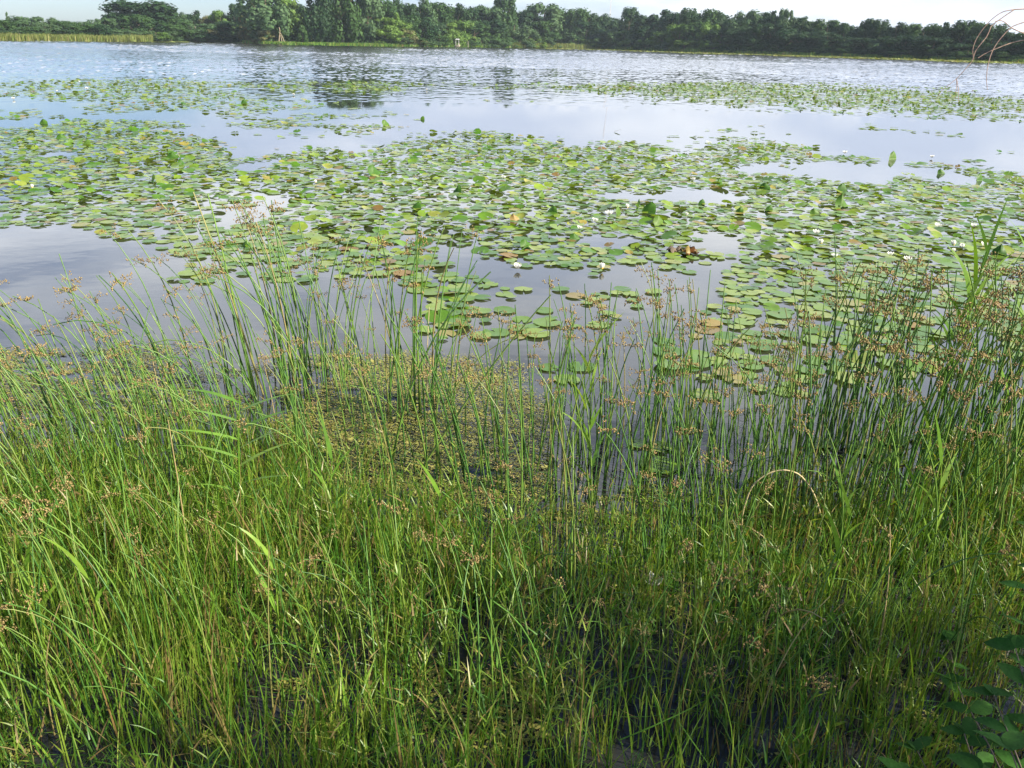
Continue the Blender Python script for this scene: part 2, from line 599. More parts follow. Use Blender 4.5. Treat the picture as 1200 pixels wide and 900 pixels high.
def build_water():
    """flat near the bank, real wind ripples out on the lake"""
    th = np.concatenate([np.linspace(R_(-43), R_(43), 700), np.linspace(R_(43), R_(317), 60)[1:-1]])
    rr = np.concatenate([[3, 8, 14, 20, 25], 28 * 1.0065 ** np.arange(420), [480, 600, 780]])
    na, nr = len(th), len(rr)
    TH, RR = np.meshgrid(th, rr)
    X, Y = RR * np.sin(TH), RR * np.cos(TH)
    ii, jj = np.meshgrid(np.arange(na), np.arange(nr))
    wav = 0.6 * (vnoise(ii / 4.0, jj / 1.5, 71) - 0.5) + 0.5 * (rng.random(X.shape) - 0.5) + 0.35 * (vnoise(ii / 14.0, jj / 4.0, 72) - 0.5)
    amp = np.clip((RR - 22) / 34, 0, 1) * 0.0065 * RR * 0.235
    patch = fbm(X * 0.03, Y * 0.05, 73)
    patch = np.clip(0.75 + (patch - 0.4) * 1.6, 0.6, 1.25)
    Z = np.where(RR > 440, 0, wav * amp * patch)
    V = np.concatenate([np.stack([X, Y, Z], -1).reshape(-1, 3), [(0, 0, 0)]])
    i = np.arange(nr - 1)[:, None] * na + np.arange(na)[None, :]
    j = np.arange(nr - 1)[:, None] * na + (np.arange(na)[None, :] + 1) % na
    F = np.stack([i, j, j + na, i + na], -1).reshape(-1, 4)
    mbw = MB()
    mbw.add(V, F)
    k = np.arange(na)
    mbw.f3 = [np.stack([np.full(na, len(V) - 1), (k + 1) % na, k], 1)]
    mbw.m3 = [np.zeros(na)]
    tag(obj('lake_water', mbw.mesh('lake_water', M['water'])), 'calm lake water reflecting the sky', kind='structure')


build_water()


# ------------------------------------------------------------------ far trees
def leaf_quads(mb, P, Nrm, size, tint, aspect=1.0):
    n = len(P)
    Nrm = Nrm / (np.linalg.norm(Nrm, axis=1, keepdims=True) + 1e-9)
    A = np.cross(Nrm, rng.normal(size=(n, 3)))
    A /= np.linalg.norm(A, axis=1, keepdims=True) + 1e-9
    B = np.cross(Nrm, A)
    s = np.asarray(size)[:, None]
    s1 = s * rng.uniform(0.7, 1.2, (n, 1))
    V = np.stack([P - A * s1, P - B * s * aspect * 0.7, P + A * s1, P + B * s * aspect * 0.8], 1).reshape(-1, 3)
    F = np.arange(n * 4).reshape(n, 4)
    mb.add(V, F, np.repeat(tint, 4))


def crown_mesh(kind, seed, mat):
    """crown for a tree of unit height and unit width"""
    r = np.random.default_rng(seed)
    mb = MB()
    lobes = []
    if kind == 'round':
        for _ in range(38):
            z = r.uniform(0.06, 0.93)
            e = math.sqrt(max(0, 1 - ((z - 0.42) / 0.58) ** 2)) * 0.42
            a = r.uniform(0, 6.28)
            q = math.sqrt(r.uniform(0.1, 1))
            lobes.append((e * q * math.cos(a), e * q * math.sin(a), z, r.choice([0.08, 0.10, 0.13, 0.17])))
    elif kind == 'airy':
        for _ in range(32):
            z = r.uniform(0.30, 0.95)
            e = math.sqrt(max(0, 1 - ((z - 0.62) / 0.38) ** 2)) * 0.46
            a = r.uniform(0, 6.28)
            q = r.uniform(0.3, 1)
            lobes.append((e * q * math.cos(a), e * q * math.sin(a), z, r.uniform(0.08, 0.14)))
        for _ in range(8):
            lobes.append((r.uniform(-.2, .2), r.uniform(-.2, .2), r.uniform(0.1, 0.5), 0.1))
    elif kind == 'willow':
        for _ in range(36):
            z = r.uniform(0.12, 0.93)
            e = (0.34 + 0.08 * math.sin(z * 6)) * (1 - max(0, z - 0.7) * 1.6)
            a = r.uniform(0, 6.28)
            q = math.sqrt(r.uniform(0.15, 1))
            lobes.append((e * q * math.cos(a), e * q * math.sin(a), z, r.uniform(0.08, 0.13)))
    elif kind == 'cone':
        for _ in range(26):
            z = r.uniform(0.06, 0.97)
            e = 0.40 * (1 - z) ** 0.75
            a = r.uniform(0, 6.28)
            q = math.sqrt(r.uniform(0.1, 1))
            lobes.append((e * q * math.cos(a), e * q * math.sin(a), z, 0.05 + 0.11 * (1 - z)))
    else:  # bush
        for _ in range(22):
            z = r.uniform(0.05, 0.85)
            e = 0.46 * math.sqrt(max(0.05, 1 - z * z))
            a = r.uniform(0, 6.28)
            q = math.sqrt(r.uniform(0.1, 1))
            lobes.append((e * q * math.cos(a), e * q * math.sin(a), z, r.uniform(0.10, 0.19)))
    st = {'willow': 2.0, 'cone': 1.3}.get(kind, 1.0)
    for (x, y, z, rad) in lobes:
        n = int(70 + 620 * rad)
        d = r.normal(size=(n, 3))
        d /= np.linalg.norm(d, axis=1, keepdims=True)
        rr = rad * r.uniform(0.45, 1.12, (n, 1))
        P = np.array([x, y, z]) + d * rr * np.array([1, 1, st])
        P[:, 2] = np.clip(P[:, 2], 0.01, 1.03)
        nn = d * 1.0 + r.normal(size=(n, 3)) * 0.28 + np.array([0, 0, 0.25])
        if kind == 'willow':
            nn[:, 2] *= 0.3
        leaf_quads(mb, P, nn, r.uniform(0.018, 0.040, n), np.full(n, r.uniform(0, 0.35)) + r.uniform(0, 0.25, n), 0.9)
    return mb.mesh('crown_' + kind, mat, smooth=False)


def trunk_mesh(seed, mat, forks=3):
    r = np.random.default_rng(seed)
    mb = MB()
    tube1(mb, [(0, 0, -0.02), (0.01, 0.0, 0.2), (r.uniform(-.03, .03), 0.02, 0.5), (0, 0, 0.85)], 0.030, 0.008, 7)
    for k in range(forks):
        a = r.uniform(0, 6.28)
        z = r.uniform(0.22, 0.5)
        tube1(mb, [(0, 0, z), (0.12 * math.cos(a), 0.12 * math.sin(a), z + 0.14), (0.26 * math.cos(a), 0.26 * math.sin(a), z + 0.34)], 0.014, 0.004, 5)
    return mb.mesh('trunk', mat)


PROTO = {}


def tree(px, top, wpx, kind, colr, off, label, group=None, cat='tree', name=None, bark='bark'):
    th = math.atan2(*ray(px, 60)[:2])
    D = float(shoreR(th)) + off
    b = far(px, 60, D)
    zt = far(px, top - (5 if kind == 'willow' else 0), D)[2]
    zb = 0.4
    H = zt - zb
    W = wpx / 1000.0 * D * random.uniform(1.25, 1.6)
    key = (kind, colr, random.randrange(3))
    if key not in PROTO:
        sd = hash((kind, colr)) % 1
        k = len(PROTO) * 7 + 5
        PROTO[key] = (crown_mesh(kind, k, M['tree_' + colr]), trunk_mesh(k + 1, M[bark]))
    cm, tm = PROTO[key]
    nm = name or {'bush': 'shore_bush', 'willow': 'willow_tree', 'cone': 'conical_tree'}.get(kind, 'broadleaf_tree')
    root = bpy.data.objects.new(nm, None)
    C.objects.link(root)
    root.location = (b[0], b[1], zb)
    root.rotation_euler = (0, 0, random.uniform(0, 6.28))
    root.scale = (W, W, H)
    tag(root, label, cat, group)
    obj('trunk', tm, root)
    obj('crown', cm, root)
    return root


G1 = 'low trees along the far left shore'
G2 = 'tall trees in the wood at the centre of the far shore'
G3 = 'rounded trees of the far wood left of the radio mast'
G4 = 'rounded trees of the far wood right of the radio mast'
G5 = 'trees at the right end of the far wood'
L1 = 'low tree behind the reed spit at far left'
L2 = 'tall tree in the central far wood'
L3 = 'rounded tree left of the radio mast'
L4 = 'rounded tree right of the radio mast'
L5 = 'tree in the lower right wood'
def BTX(x, c):
    return ', ' + {'dark': 'darkest kind', 'mid': 'mid green', 'willow': 'greyish green', 'bright': 'bright'}[c] + (
        ' at the left end' if x < 50 else ' left of the spit tip' if x < 100 else ' near the spit tip' if x < 140 else
        ' next to the willows' if x < 485 else ' in the middle of the clump' if x < 525 else ' close to the boat' if x < 560 else
        ' left of the wide airy tree' if x < 640 else ' right of the wide airy tree' if x < 716 else
        ' nearest the mast' if x < 750 else ' in the first big bulge' if x < 795 else ' in the second bulge' if x < 860 else ' near the thin tall tree' if x < 910 else
        ' beside the thin tall tree' if x < 950 else ' before the dip' if x < 990 else ' in the dip' if x < 1030 else ' left of the flat topped bulge' if x < 1085 else ' in the flat topped bulge' if x < 1145 else ' behind the hanging twigs')


BT = [
    (10, 23, 22, 'round', 'mid', 20, L1, G1), (38, 19, 26, 'round', 'willow', 22, L1, G1), (57, 20, 26, 'round', 'willow', 26, L1, G1),
    (78, 24, 22, 'round', 'mid', 20, L1, G1), (96, 26, 20, 'round', 'mid', 24, L1, G1), (113, 24, 20, 'round', 'willow', 22, L1, G1), (128, 21, 20, 'round', 'willow', 26, L1, G1), (-14, 22, 26, 'round', 'mid', 22, L1, G1),
    (17, 15, 9, 'cone', 'willow', 30, 'slim pointed tree rising above the low trees at the far left', None),
    (170, 2, 70, 'round', 'dark', 24, 'big dark dome shaped tree, the tallest on the left shore', None),
    (148, 10, 30, 'round', 'dark', 28, 'dark tree forming the left shoulder of the big dome shaped tree', None),
    (196, 11, 30, 'round', 'dark', 28, 'dark tree forming the right shoulder of the big dome shaped tree', None),
    (215, 14, 24, 'round', 'willow', 26, 'pale topped tree right of the big dark dome shaped tree', None),
    (232, 12, 22, 'round', 'dark', 30, 'small dark crowned tree between the dome tree and the willows', None),
    (249, 19, 22, 'round', 'olive', 26, 'brownish olive tree left of the bright green shoreline tree', None),
    (263, 13, 24, 'round', 'bright', 20, 'bright yellow green tree above the dark round bush on the point', None),
    (283, 6, 24, 'round', 'dark', 26, 'dark tree peeking out left of the tall willow', None),
    (289, 14, 15, 'cone', 'olive', 10, 'slender olive yellow conical tree on the grassy point', None),
    (316, -9, 52, 'willow', 'willow', 12, 'tall grey green willow on the grassy point, cut by the top edge', None),
    (344, -2, 34, 'round', 'bright', 22, 'bright green tree between the two tall willows', None),
    (356, 27, 12, 'cone', 'mid', 6, 'small pale conical tree standing on the lawn between the willows', None),
    (376, -12, 36, 'willow', 'dark', 12, 'tall dark willow with hanging curtains right of the bright gap', None),
    (402, -16, 46, 'willow', 'mid', 14, 'tall willow with pale trunk near the shore, cut by the top edge', None),
    (432, -12, 44, 'willow', 'willow', 10, 'grey green weeping willow left of the bright bushes', None),
    (452, 0, 34, 'round', 'mid', 18, L2, G2), (474, -4, 34, 'round', 'dark', 22, L2, G2), (494, -2, 36, 'round', 'willow', 18, L2, G2),
    (513, 2, 34, 'round', 'mid', 22, L2, G2), (532, 4, 30, 'round', 'dark', 22, L2, G2), (546, 9, 26, 'round', 'dark', 20, L2, G2),
    (570, 6, 34, 'airy', 'willow', 16, 'loose crowned pale tree right above the white roofed boat', None),
    (591, 1, 28, 'willow', 'mid', 16, 'tall narrow tree just right of the white roofed boat', None),
    (612, 14, 26, 'round', 'dark', 20, L3, G3), (655, 10, 30, 'round', 'mid', 22, L3, G3), (678, 9, 34, 'round', 'mid', 18, L3, G3), (700, 17, 26, 'round', 'dark', 20, L3, G3),
    (637, 3, 44, 'airy', 'willow', 16, 'wide airy tree with sky gaps left of the radio mast', None),
    (718, 20, 24, 'round', 'dark', 24, L4, G4), (735, 10, 26, 'round', 'dark', 18, L4, G4), (765, 11, 38, 'round', 'dark', 18, L4, G4), (787, 16, 28, 'round', 'dark', 22, L4, G4),
    (803, 11, 26, 'round', 'dark', 18, L4, G4), (831, 10, 28, 'round', 'mid', 18, L4, G4), (850, 17, 26, 'round', 'dark', 22, L4, G4), (870, 12, 32, 'round', 'willow', 18, L4, G4),
    (886, 14, 22, 'round', 'dark', 22, L4, G4), (901, 12, 22, 'round', 'dark', 16, L4, G4),
    (915, 9, 15, 'round', 'willow', 16, 'thin tall tree poking above the others over the right half of the lake', None),
    (929, 22, 22, 'round', 'dark', 20, L5, G5), (943, 19, 22, 'round', 'dark', 18, L5, G5), (965, 22, 26, 'round', 'mid', 18, L5, G5), (985, 28, 24, 'round', 'dark', 18, L5, G5), (1001, 33, 20, 'round', 'dark', 16, L5, G5),
    (1012, 23, 20, 'round', 'dark', 18, L5, G5), (1027, 24, 18, 'round', 'dark', 20, L5, G5), (1045, 26, 30, 'round', 'dark', 18, L5, G5), (1076, 27, 30, 'round', 'mid', 18, L5, G5), (1094, 31, 24, 'round', 'dark', 20, L5, G5),
    (1110, 26, 26, 'round', 'dark', 18, L5, G5), (1126, 25, 24, 'round', 'dark', 20, L5, G5), (1140, 27, 24, 'round', 'mid', 18, L5, G5), (1160, 29, 28, 'round', 'dark', 18, L5, G5), (1180, 39, 22, 'round', 'dark', 18, L5, G5), (1198, 37, 26, 'round', 'mid', 18, L5, G5), (1218, 36, 26, 'round', 'dark', 18, L5, G5), (1060, 30, 24, 'round', 'dark', 22, L5, G5),
]
for b in BT:
    b = list(b)
    if b[7]:
        b[6] = b[6] + BTX(b[0], b[4])
    tree(*b)
# front rank: bushes and small trees at the water's edge
FB = [
    (268, 26, 34, 'round', 'dark', 3, 'dark round bushy tree at the tip of the grassy point', None),
    (232, 28, 40, 'bush', 'mid', 4, 'spreading green bush left of the dark round tree on the point', None),
    (250, 30, 26, 'bush', 'olive', 5, 'pale olive bush beside the dark round tree on the point', None),
    (312, 34, 22, 'bush', 'olive', 5, 'brownish bush under the tall grey green willow', None),
    (465, 16, 32, 'cone', 'bright', 8, 'bright yellow green bushy tree right of the weeping willows', None),
    (480, 32, 26, 'bush', 'olive', 6, 'dull olive bush right of the bright bushy tree', None),
    (526, 31, 20, 'bush', 'bright', 7, 'bright green bush left of the white roofed boat', None),
    (575, 34, 26, 'bush', 'mid', 7, 'green bush right of the white roofed boat', None),
]
for b in FB:
    tree(*b)
CW = {'dark': 'dark green', 'mid': 'mid green', 'bright': 'bright yellow green', 'willow': 'grey green', 'olive': 'olive'}


def shore_zone(x):
    for lim, t_ in ((60, 'behind the reed spit at far left'), (130, 'left of the big dome tree'), (205, 'under the big dome tree'), (290, 'near the tip of the grassy point'), (480, 'right of the weeping willows'), (560, 'beside the white roofed boat'), (640, 'between the boat and the wide airy tree'), (712, 'just left of the radio mast'), (780, 'just right of the radio mast'), (860, 'under the wood well right of the mast'), (940, 'below the thin tall tree right of the mast'), (1040, 'at the lowest dip of the wood'), (1120, 'left of the hanging twigs')):
        if x < lim:
            return t_
    return 'behind the hanging twigs at far right'


Lb = {0: ('leafy bush at the foot of the trees on the far left shore', 'bushes on the far left shore'),
      1: ('green bush at the foot of the central far wood', 'bushes at the foot of the central wood'),
      2: ('shoreline bush under the far wood right of the mast', 'bushes under the right wood')}
x = -5
while x < 1225:
    if 290 < x < 440:
        lab = None
    z = 0 if x < 290 else (1 if x < 712 else 2)
    t_top = np.interp(x, [0, 130, 170, 250, 450, 560, 700, 760, 900, 1000, 1200], [30, 30, 22, 30, 20, 24, 32, 30, 32, 42, 48]) + random.uniform(-5, 6)
    cl = random.choice(['mid', 'willow', 'mid', 'dark'] if x < 300 else (['mid', 'mid', 'willow', 'bright', 'dark'] if x < 840 else ['dark', 'dark', 'mid', 'dark']))
    if not (285 < x < 430):
        kd = random.choice(['round', 'bush', 'round'])
        tree(x, t_top, random.uniform(22, 36), kd, cl, random.uniform(6, 12), CW[cl] + (' shore bush ' if kd == 'bush' else ' small shore tree ') + shore_zone(x), Lb[z][1])
    if x > 440 and random.random() < 0.9 or x < 250 and x > 120:
        tree(x + 7, np.interp(x, [0, 450, 700, 1200], [36, 42, 46, 62]) + random.uniform(-4, 3), random.uniform(16, 26), 'bush',
             c2 := random.choice(['mid', 'willow', 'bright'] if x < 840 else ['mid', 'dark', 'mid']), random.uniform(2, 6), 'low ' + CW[c2] + random.choice([' rounded', ' spreading']) + ' waterside bush ' + shore_zone(x), Lb[z][1], 'bush')
    x += random.uniform(13, 18)
# dense wood behind, seen only as the dark between the near crowns
x = -10
while x < 1230:
    tp = np.interp(x, [0, 130, 150, 200, 240, 290, 310, 520, 600, 700, 900, 1000, 1100, 1200], [27, 28, 12, 12, 20, 14, 6, 8, 14, 18, 15, 31, 29, 39]) + random.uniform(0, 7)
    tree(x, tp, 34, 'round', 'dark', random.uniform(34, 46), 'dark tree deep inside the wood behind the shoreline trees', 'trees deep in the far wood')
    x += 19


# distinct bare trunk on the point
def pale_trunk():
    root = bpy.data.objects.new('forked_dead_tree', None)
    C.objects.link(root)
    D = float(shoreR(math.atan2(*ray(330, 60)[:2]))) + 5
    b = far(330, 60, D)
    k = D / 1000.0
    root.location = (b[0], b[1], 0.3)
    tag(root, 'sunlit pale forked bare tree trunk on the grassy point', 'tree')
    mb = MB()
    tube1(mb, spline([(-2.5 * k, 0, 0), (-1.2 * k, 0, 7 * k), (0, 0, 14 * k), (-.5 * k, 0, 17 * k)], 8), 0.7 * k, 0.4 * k, 6)
    obj('trunk', mb.mesh('trunk', M['pale_bark']), root)
    for dx, h in ((4.2, 11), (1.4, 9)):
        mb = MB()
        tube1(mb, spline([(dx * k, 0, 0), (dx * 0.7 * k, 0, h * 0.5 * k), (0.3 * k, 0.1, h * k)], 6), 0.6 * k, 0.3 * k, 6)
        obj('limb', mb.mesh('limb', M['pale_bark']), root)


pale_trunk()


def strip(name, x0, x1, off0, off1, hpx, n, label, mat, wid=0.22):
    px = rng.uniform(x0, x1, n)
    mbs = MB()
    d = np.array([ray(p, 60) for p in px])
    th = np.arctan2(d[:, 0], d[:, 1])
    edge = 0.5 * (fbm(px * 0.05, px * 0, 3) - 0.5) * 6
    D = shoreR(th) + rng.uniform(off0, off1, n) + edge
    base = np.stack([np.sin(th) * D, np.cos(th) * D, np.full(n, 0.0)], 1)
    hh = hpx / 1050.0 * D * rng.uniform(0.6, 1.15, n) * (0.7 + 0.6 * fbm(px * 0.09, D * 0.3, 4))
    P = centerlines(base, rng.uniform(0, 6.28, n), rng.uniform(0, .15, n), rng.uniform(0, .6, n), hh, 3)
    ribbons(mbs, P, np.full(n, wid) * rng.uniform(0.6, 1.3, n), rng.uniform(-0.6, 0.6, n), rng.uniform(0, 1, n))
    return tag(obj(name, mbs.mesh(name, mat)), label, None, None, 'stuff')


strip('reed_bed', -30, 181, -9, 4, 6.5, 9000, 'yellow green reed bed spit along the far left shore', M['spit'])
strip('shore_grass', 285, 640, -1, 6, 3.6, 9000, 'grassy bank at the foot of the far central wood', M['grass'])
strip('shore_sedge', 600, 705, -1, 4, 6.0, 4000, 'tall pale sedge along the far bank left of the mast', M['spit'])
strip('bank_vegetation', 700, 1230, -1, 5, 4.2, 9000, 'low dark bank growth under the right part of the far wood', M['grass'])


# radio mast beyond the wood
def mast():
    D = 620
    b = far(713.5, 40, D)
    root = bpy.data.objects.new('radio_mast', None)
    C.objects.link(root)
    root.location = (b[0], b[1], 0.6)
    tag(root, 'thin pinkish radio mast rising out of the far wood into the sky', 'mast')
    Hm = 62
    mb = MB()
    ang = [0, 2.094, 4.189]
    for a_ in ang:
        tube1(mb, [(0.36 * math.cos(a_), 0.36 * math.sin(a_), z) for z in (0, Hm / 2, Hm)], 0.06, 0.06, 4)
    obj('mast_leg', mb.mesh('mast_leg', M['steel']), root)
    mb = MB()
    k = 0
    z = 0.5
    while z < Hm - 1:
        for q in range(3):
            a0, a1 = ang[q], ang[(q + 1) % 3]
            p0 = (0.36 * math.cos(a0), 0.36 * math.sin(a0), z)
            p1 = (0.36 * math.cos(a1), 0.36 * math.sin(a1), z + 0.9)
            tube1(mb, [p0, ((p0[0] + p1[0]) / 2, (p0[1] + p1[1]) / 2, z + .45), p1], 0.035, 0.035, 3)
        z += 0.9
    br = obj('lattice_brace', mb.mesh('lattice_brace', M['steel']), root)
    br['kind'] = 'stuff'


mast()


# white-roofed boat drawn up at the far bank, with a white post beside it
def boat():
    th = math.atan2(*ray(536, 60)[:2])
    D = float(shoreR(th)) - 2.0
    b = far(536, 60, D)
    k = D / 1010.0 * 0.75
    root = bpy.data.objects.new('canopy_boat', None)
    C.objects.link(root)
    root.location = (b[0], b[1], 0.25)
    tag(root, 'small white roofed boat at the far bank below the trees', 'boat')
    Lh = 4.2 * k
    mb = MB()
    prof = [(-Lh, 0.55), (-Lh * .6, .9), (0, 1.0), (Lh * .7, .8), (Lh * 1.05, 0.08)]
    V = []
    for x_, wd in prof:
        for sy, zz in ((-1, 1.0), (-.7, 0.1), (.7, 0.1), (1, 1.0)):
            V.append((x_, sy * wd * 1.5 * k, zz * 2.0 * k + (0.25 * k if x_ > Lh else 0)))
    F = []
    for i in range(4):
        for j in range(3):
            F.append((i * 4 + j, i * 4 + j + 1, i * 4 + 4 + j + 1, i * 4 + 4 + j))
        F.append((i * 4 + 3, i * 4, i * 4 + 4, i * 4 + 7))
    F += [(0, 3, 2, 1), (16, 17, 18, 19)]
    mb.add(V, F)
    obj('hull', mb.mesh('hull', M['wood'], False), root)
    zr = (56.0 - 45.6) * k
    for sx in (-0.55, 0.55):
        for sy in (-1, 1):
            mb = MB()
            tube1(mb, [(sx * Lh, sy * 1.3 * k, 1.6 * k), (sx * Lh, sy * 1.3 * k, zr * .6), (sx * Lh, sy * 1.3 * k, zr)], 0.12 * k, 0.12 * k, 5)
            obj('canopy_post', mb.mesh('canopy_post', M['white']), root)
    mb = MB()
    xs = np.linspace(-.72, .72, 7)
    V = []
    for x_ in xs:
        for sy, dz in ((-1, 0), (-.5, .45), (.5, .45), (1, 0)):
            V.append((x_ * Lh, sy * 1.7 * k, zr + (dz + .25 * (1 - (x_ / .72) ** 2)) * k))
    V += [(v[0], v[1], v[2] - 0.5 * k) for v in V]
    n0 = 28
    F = []
    for i in range(6):
        for j in range(3):
            q = i * 4 + j
            F.append((q, q + 4, q + 5, q + 1))
            F.append((q + n0, q + 1 + n0, q + 5 + n0, q + 4 + n0))
        F.append((i * 4, i * 4 + n0, i * 4 + 4 + n0, i * 4 + 4))
        F.append((i * 4 + 3, i * 4 + 7, i * 4 + 7 + n0, i * 4 + 3 + n0))
    for j in range(3):
        F.append((j, j + 1, j + 1 + n0, j + n0))
        F.append((24 + j, 24 + j + n0, 25 + j + n0, 25 + j))
    mb.add(V, F)
    obj('canopy_roof', mb.mesh('canopy_roof', M['white']), root)
    mb = MB()
    box(mb, (0.2 * Lh, -0.8 * k, 2.0 * k), (0.8 * Lh, 0.8 * k, 4.6 * k))
    obj('cabin_seat', mb.mesh('cabin_seat', M['wood'], False), root)
    # post and float
    b2 = far(548.5, 60, D - 1.0)
    mb = MB()
    tube1(mb, [(0, 0, -.6), (0.02, 0, 3 * k), (0, 0, 9.5 * k)], 0.42 * k, 0.34 * k, 6)
    tag(obj('mooring_post', mb.mesh('mooring_post', M['wood']), None, (b2[0], b2[1], 0)), 'pale upright mooring post right of the white roofed boat', 'post')
    b3 = far(546, 60, D - 3)
    mb = MB()
    pr = [(0, 0.25), (0.35, 0.9), (0.8, 1.0), (1.2, 0.7), (1.45, 0.12)]
    ns = 8
    V = [(1.7 * k * r_ * math.cos(q * 6.283 / ns), 1.2 * k * r_ * math.sin(q * 6.283 / ns), z_ * k - 0.15) for z_, r_ in pr for q in range(ns)]
    F = [(i * ns + q, i * ns + (q + 1) % ns, (i + 1) * ns + (q + 1) % ns, (i + 1) * ns + q) for i in range(4) for q in range(ns)]
    mb.add(V, F)
    tag(obj('mooring_float', mb.mesh('mooring_float', M['white']), None, (b3[0], b3[1], 0)), 'small white float on the water below the mooring post', 'float')


boat()

# ------------------------------------------------------------------ lily pads
ZONES = [  # polygon in the photo, cover
    ([(0, 155), (70, 148), (150, 152), (215, 166), (330, 182), (420, 184), (520, 166), (600, 160), (700, 172), (830, 172), (930, 176), (1010, 188), (1210, 196), (1210, 345), (1120, 352), (1010, 350), (880, 330), (860, 300), (800, 268), (770, 300), (700, 312), (640, 300), (560, 292), (470, 268), (350, 262), (340, 225), (240, 226), (190, 240), (120, 246), (0, 238)], 0.74),
    ([(60, 252), (150, 246), (200, 252), (340, 248), (350, 330), (210, 312), (70, 280)], 0.42),
    ([(330, 250), (520, 275), (690, 300), (790, 305), (800, 330), (720, 340), (660, 366), (510, 372), (450, 335), (350, 310)], 0.6),
    ([(760, 305), (880, 310), (1030, 345), (1210, 345), (1210, 420), (1000, 425), (880, 400), (790, 350)], 0.46),
    ([(660, 345), (800, 345), (900, 400), (1000, 425), (1200, 420), (1200, 500), (900, 470), (720, 440), (650, 400)], 0.14),
    ([(540, 395), (640, 400), (720, 430), (690, 455), (560, 450)], 0.2),
    ([(0, 98), (160, 93), (330, 98), (470, 96), (470, 106), (300, 112), (160, 128), (0, 132)], 0.62),
    ([(0, 128), (200, 116), (240, 122), (200, 142), (60, 150), (0, 158)], 0.48),
    ([(235, 122), (330, 116), (400, 128), (480, 140), (470, 152), (390, 148), (300, 146)], 0.6),
    ([(380, 138), (500, 138), (505, 150), (400, 152)], 0.45),
    ([(640, 101), (760, 98), (900, 98), (1060, 104), (1210, 117), (1210, 138), (1100, 134), (960, 127), (860, 121), (740, 112)], 0.85),
    ([(470, 98), (640, 96), (720, 104), (640, 110), (540, 108)], 0.28),
    ([(860, 122), (1000, 130), (1180, 138), (1180, 168), (1000, 158), (820, 150)], 0.12),
    ([(540, 112), (700, 112), (760, 124), (600, 128)], 0.12),
    ([(520, 156), (620, 152), (720, 160), (720, 174), (520, 174)], 0.35),
    ([(560, 690), (700, 700), (690, 780), (540, 790)], 0.30),
    ([(840, 600), (960, 600), (960, 700), (830, 690)], 0.28),
    ([(740, 470), (900, 480), (1000, 560), (800, 560), (690, 500)], 0.12),
    ([(1000, 440), (1130, 440), (1130, 520), (1000, 520)], 0.2),
    ([(430, 830), (520, 830), (520, 900), (430, 900)], 0.2),
]
HOLES = [[(215, 222), (340, 216), (345, 252), (230, 258)], [(-20, 244), (150, 250), (110, 300), (-20, 330)], [(780, 268), (870, 275), (880, 300), (800, 302)], [(640, 352), (760, 340), (800, 400), (740, 440), (640, 430)]]


def cover(X, Y):
    px, py = proj(np.stack([X, Y, 0 * X], -1))
    qx, qy = px, py
    jit = np.clip((py - 60) / 260, 0.1, 1)
    px = px + 90 * (fbm(X * 0.9, Y * 0.9, 501) - 0.5) + rng.normal(0, 14, X.shape)
    py = py + rng.normal(0, 1, X.shape) * 9 * jit
    py = py + 85 * jit * (fbm(X * 0.8, Y * 0.8, 502) - 0.5)
    c = np.zeros(X.shape)
    for poly, d in ZONES:
        c = np.maximum(c, np.where(inpoly(px, py, poly), d, 0))
    c = np.where((px > 690) & (py < 240) & (py > 165), c * 0.84, c)
    for poly in HOLES:
        c = np.where(inpoly(px, py, poly), c * 0.12, c)
    return c, qx, qy


def pad_variant(seed, mat, cup=0.0):
    """unit-radius pad: notch at +X, undulating rim"""
    r = np.random.default_rng(seed)
    n = 17
    notch = r.uniform(0.09, 0.2)
    a = np.linspace(notch, 2 * math.pi - notch, n)
    ph = r.uniform(0, 6.28, 4)
    und = 0.018 * np.sin(3 * a + ph[0]) + 0.012 * np.sin(5 * a + ph[1]) + cup * np.clip(np.sin(a + ph[2]), 0, 1) ** 2
    rr = 1 + 0.035 * np.sin(2 * a + ph[3]) + r.normal(0, 0.012, n)
    V = [(0.06, 0, -0.005)]
    for f, zf in ((0.5, 0.2), (0.88, 0.65), (1.0, 1.0)):
        V += [(f * rr[i] * math.cos(a[i]), f * rr[i] * math.sin(a[i]), und[i] * zf + 0.012 * f) for i in range(n)]
    F3 = [(0, 1 + i, 2 + i) for i in range(n - 1)]
    F4 = [(1 + k * n + i, 1 + (k + 1) * n + i, 1 + (k + 1) * n + i + 1, 1 + k * n + i + 1) for k in (0, 1) for i in range(n - 1)]
    mb = MB()
    mb.add(V, F3)
    mb.f4.append(np.array(F4))
    mb.m4.append(np.zeros(len(F4)))
    return mb


PADV = [pad_variant(100 + i, None, [0, 0, 0.02, 0.05, 0.11, 0.2, 0.0, 0.3][i % 8]) for i in range(16)]
PADM = [p.mesh('lily_pad', M['pad']) for p in PADV]
PADO = [p.mesh('lily_pad', M['pad_old']) for p in PADV[:6]]
PADVo = [p.arrays() for p in PADV]


def small_pad(seed, cup):
    r = np.random.default_rng(seed)
    n = 9
    a = np.linspace(0.2, 2 * math.pi - 0.2, n)
    z = 0.02 * np.sin(3 * a + r.uniform(0, 6)) + cup * np.clip(np.sin(a + r.uniform(0, 6)), 0, 1) ** 2
    V = np.concatenate([[(0.05, 0, 0)], np.stack([np.cos(a), np.sin(a), z], 1)])
    F = np.array([(0, 1 + i, 2 + i) for i in range(n - 1)])
    return V, F


SMALL = [small_pad(i, [0, 0.03, 0.08, 0.25, 0.45][i % 5]) for i in range(15)]

pads = []
cell = {}


